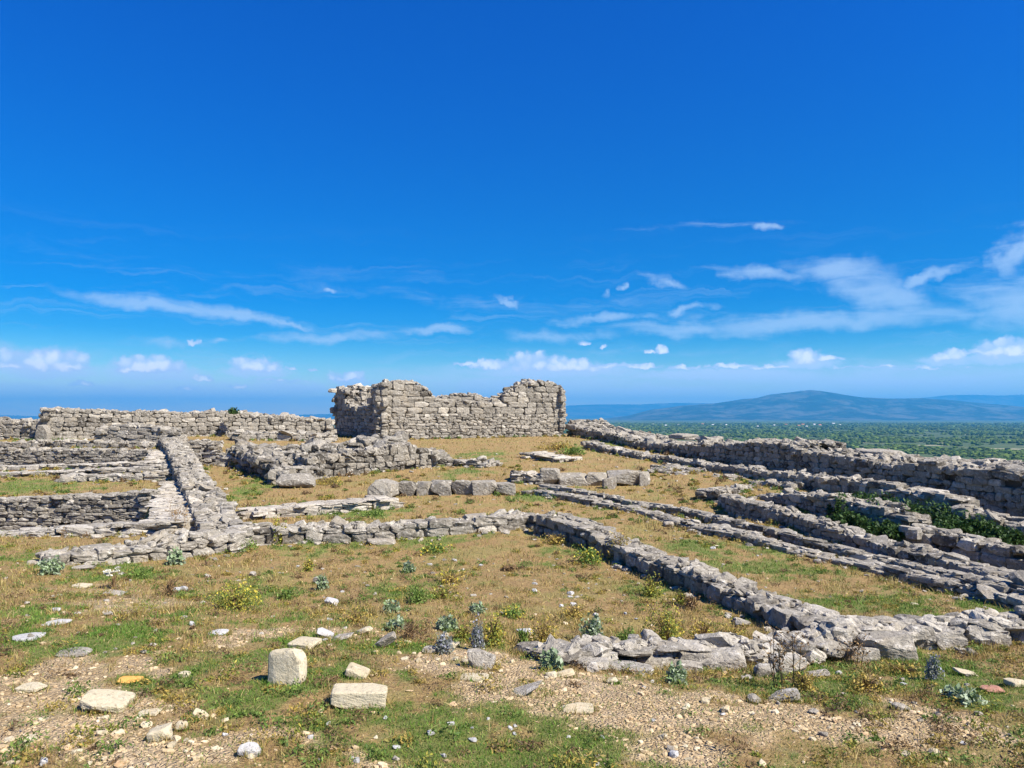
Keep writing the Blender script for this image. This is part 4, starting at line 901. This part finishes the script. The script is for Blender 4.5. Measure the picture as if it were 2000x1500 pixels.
# brambles in the hollow at right
for i, (px, py, wx, hy, D, lab) in enumerate([(1655,990,110,40,15.6,'leftmost dark green bramble clump in the hollow at right'),(1715,1000,130,50,15.2,'bramble clump growing in front of the short ledge wall'),(1790,1020,150,54,14.5,'dense bramble clump in the middle of the hollow at right'),
    (1870,1036,140,48,13.7,'dense dark bramble clump below the ledge wall end'),(1945,1052,110,42,13.2,'bramble clump at the right edge end of the hollow'),(1655,1030,100,34,14.6,'lower left bramble clump between the inner walls'),(1725,1050,110,36,13.7,'lower bramble clump beside the double wall'),(1580,1000,50,14,16.6,'small low bramble patch near the thick inner wall'),
    (1205,905,60,16,28.5,'dark green bush at the foot of the narrow terrace wall'),(1330,925,50,14,25.0,'ivy like patch on the terrace below the boundary wall')]):
    g = P(px, py, D); z = float(H(g[0], g[1]))
    plant('bramble_bush', lab, px, py, wx, hy, 'dark', 'bramble', 'brambles in the right hand hollow', 3200, None, leaf=.04, D=D, zoff=min(0, z - g[2]) * .5)
for i, (px, py, wx, hy, lab) in enumerate([(1090,878,110,20,'yellowish dry tall grass clump at the right foot of the tower'),(1120,888,70,22,'greenish tall grass clump below the tower corner'),(470,912,60,14,'grass clump beside the dark side of the rubble platform'),(520,1000,50,16,'green grass clump right of the spine wall'),(640,945,90,14,'dry grass clump at the foot of the rubble platform'),(100,862,150,8,'grass strip clump in front of the back wall'),(455,1040,60,20,'weedy clump at the corner of spine and room wall'),(470,1075,110,26,'dry weedy clump below the room wall corner')]):
    plant('grass_clump', lab, px, py, wx, hy, 'ochre' if i % 2 == 0 else 'green', 'grass clump', None, 500)

# ------------------------------------------------------------------ far plain: scrub, track, village
n = 60000; D_ = 350 * (7000 / 350) ** (RNG.random(n) ** .6); xs = (RNG.random(n) * .95 + .0) * D_ + 40; nz = fbm(xs / 120, D_ / 120, 5, 4)
k = (RNG.random(n) < sm(nz, .41, .54)); xs, D_ = xs[k], D_[k]
bx = (xs / D_ * FPX + 1000); track = np.abs(D_ - (1560 + (1990 - bx) * 1.3)) > 45
xs, D_ = xs[track], D_[track]; m_ = len(xs)
sz = RNG.uniform(4, 10, m_) * (D_ / 1500) ** .45
S = Soup(); col = np.array(GRN['dark'])[RNG.integers(0, 3, m_)] * RNG.uniform(.6, 1.5, (m_, 1)) * np.array([1.35, 1.08, .75])
batch(S, TP, np.stack([xs, D_, PLAIN + sz * .15], -1), np.stack([sz * 1.3, sz * 1.3, sz * .9], -1), RNG.uniform(0, 6.28, m_), RNG.normal(0, .2, m_), col)
tag(S.build('distant_scrub_wood', M_SCRUB), 'endless dark green scrub wood covering the plain below', 'scrub wood', kind='stuff')
S = Soup(); tv = []; NT_ = 40
for i in range(NT_):
    px = 1640 + 500 * i / NT_; Dk = 1560 + (1990 - px) * 1.3 + 25 * math.sin(i * .5); 
    for dd in (-13, 13): tv.append(((px - 1000) / FPX * Dk, Dk + dd * (1 + .4 * math.sin(i)), PLAIN + .15))
S.add(tv, [(2 * i, 2 * i + 1, 2 * i + 3, 2 * i + 2)[::-1] for i in range(NT_ - 1)], col=(.5, 1, .3))
tag(S.build('dirt_track', M_CREAM), kind='structure')
random.seed(11)
VH = [(1392,829,5),(1372,828,6),(1418,829,5),(1512,829,4),(1535,829,6),(1560,831,6),(1568,829,7),(1575,832,5),(1590,828,5),(1601,830,7),(1628,827,6),(1640,829,5),(1480,832,5),(1275,828,5),(1300,830,5),(1325,829,5)]
for i, (px, py, wx) in enumerate(VH):
    D = (CAMZ - PLAIN) / ((py + 2 - 812) / FPX); r = ray(px, 812); x = r[0] / r[1] * D; W_ = wx * D / FPX; hh = W_ * .45; dp = W_ * .7
    red = i in (1, 4, 5, 6, 9)
    root = empty('village_house', (x, D, PLAIN)); tag(root, 'tiny far house with red roof in the village on the plain' if red else 'tiny far white house in the village on the plain', 'house', 'red roofed village houses' if red else 'white village houses')
    root.rotation_euler = (0, 0, random.uniform(-.5, .5)); root.scale = (.72, .72, .72)
    S = Soup(); a, b_ = W_ / 2, dp / 2
    S.add([(-a,-b_,0),(a,-b_,0),(a,b_,0),(-a,b_,0),(-a,-b_,hh),(a,-b_,hh),(a,b_,hh),(-a,b_,hh),(-a,0,hh+W_*.2),(a,0,hh+W_*.2)], [(0,1,5,4),(1,2,6,5),(2,3,7,6),(3,0,4,7)], [(4,8,7),(5,6,9)]); S.build('wall', M_PLAST, root)
    S = Soup(); e = W_ * .06; z1 = hh - W_ * .02; z2 = hh + W_ * .23
    S.add([(-a-e,-b_-e,z1),(a+e,-b_-e,z1),(a+e,0,z2),(-a-e,0,z2),(-a-e,b_+e,z1),(a+e,b_+e,z1)], [(0,1,2,3),(3,2,5,4)]); S.build('roof', M_ROOF if red else M_PLAST, root)
# ------------------------------------------------------------------ mountains
def ridge(name, prof, D, depth, nx_=160, ny_=40, seed=3, amp=.35):
    """prof: traced skyline (px,py); a real range with its crest at distance D"""
    prof = np.array(prof, float); xs_ = (prof[:, 0] - 1000) / FPX * D; hs2 = (812 - prof[:, 1]) / FPX * D + CAMZ - PLAIN
    X = np.linspace(xs_[0], xs_[-1], nx_); Yr = np.linspace(-1, 1, ny_); GXm, GYm = np.meshgrid(X, Yr)
    hh = np.interp(GXm, xs_, np.maximum(hs2, 0)); prf = np.clip(1 - np.abs(GYm), 0, 1) ** 1.15
    rn = 1 - np.abs(fbm(GXm / 900, GYm * depth / 1500, seed, 5) * 2 - 1)
    Z = hh * prf * (1 + amp * (rn - .8) * (1 - prf ** 3)) + 0
    Z = np.maximum(Z, 0) * np.where(np.abs(GYm) < .999, 1, 0) - 3
    V = np.stack([GXm, D + GYm * depth, Z + PLAIN], -1).reshape(-1, 3)
    ii = np.arange(ny_ - 1)[:, None] * nx_ + np.arange(nx_ - 1)[None, :]; q = np.stack([ii, ii + 1, ii + 1 + nx_, ii + nx_], -1).reshape(-1, 4)
    S = Soup(); S.add(V, q); return tag(S.build(name, M_MOUNT, smooth=True), kind='structure')
ridge('mountain', [(1130,824),(1180,820),(1225,812),(1270,800),(1330,792),(1400,787),(1450,779),(1480,776),(1500,770),(1530,766),(1555,764),(1580,761),(1600,762),(1640,769),(1680,775),(1740,778),(1800,777),(1860,781),(1920,787),(1980,794),(2100,800),(2300,818)], 15000, 3400, 300, 80, 3, 1.0)
ridge('far_mountains', [(1000,812),(1060,802),(1110,791),(1180,788),(1250,789),(1320,785),(1400,787),(1480,793),(1560,803),(1650,812)], 28000, 3000, 120, 30, 9)
ridge('far_mountains', [(1650,808),(1740,785),(1800,776),(1850,770),(1900,769),(1960,771),(2010,768),(2080,772),(2200,785),(2400,810)], 25000, 3000, 120, 30, 19)
ridge('far_hills', [(-400,815),(-200,806),(-60,809),(20,811),(110,814),(200,818)], 22000, 3000, 100, 30, 29)
ridge('far_hills', [(420,818),(520,812),(600,809),(650,808),(720,811),(800,818)], 24000, 3000, 100, 30, 39)

# ------------------------------------------------------------------ haze
hz = bpy.data.meshes.new('haze'); x0, x1, y0, y1, z0, z1 = -36000, 36000, -12000, 34500, PLAIN - 5, 800
hv = [(x0,y0,z0),(x1,y0,z0),(x1,y1,z0),(x0,y1,z0),(x0,y0,z1),(x1,y0,z1),(x1,y1,z1),(x0,y1,z1)]
hz.from_pydata(hv, [], [(0,3,2,1),(4,5,6,7),(0,1,5,4),(1,2,6,5),(2,3,7,6),(3,0,4,7)])
ho = bpy.data.objects.new('haze', hz); link(ho); tag(ho, 'thin blue haze over the far plain and mountains', 'haze', kind='stuff')
mh = bpy.data.materials.new('haze_air'); mh.use_nodes = True; t = NT(mh.node_tree); t.n.clear()
pv = t.new('ShaderNodeVolumePrincipled'); pv.inputs['Color'].default_value = (.08, .52, 1.0, 1); pv.inputs['Density'].default_value = 6.4e-5; pv.inputs['Anisotropy'].default_value = 0.1
o_ = t.new('ShaderNodeOutputMaterial'); t.l.new(pv.outputs[0], o_.inputs['Volume']); hz.materials.append(mh)
print('objects', len(sc.objects), 'polys', sum(len(m.polygons) for m in bpy.data.meshes))
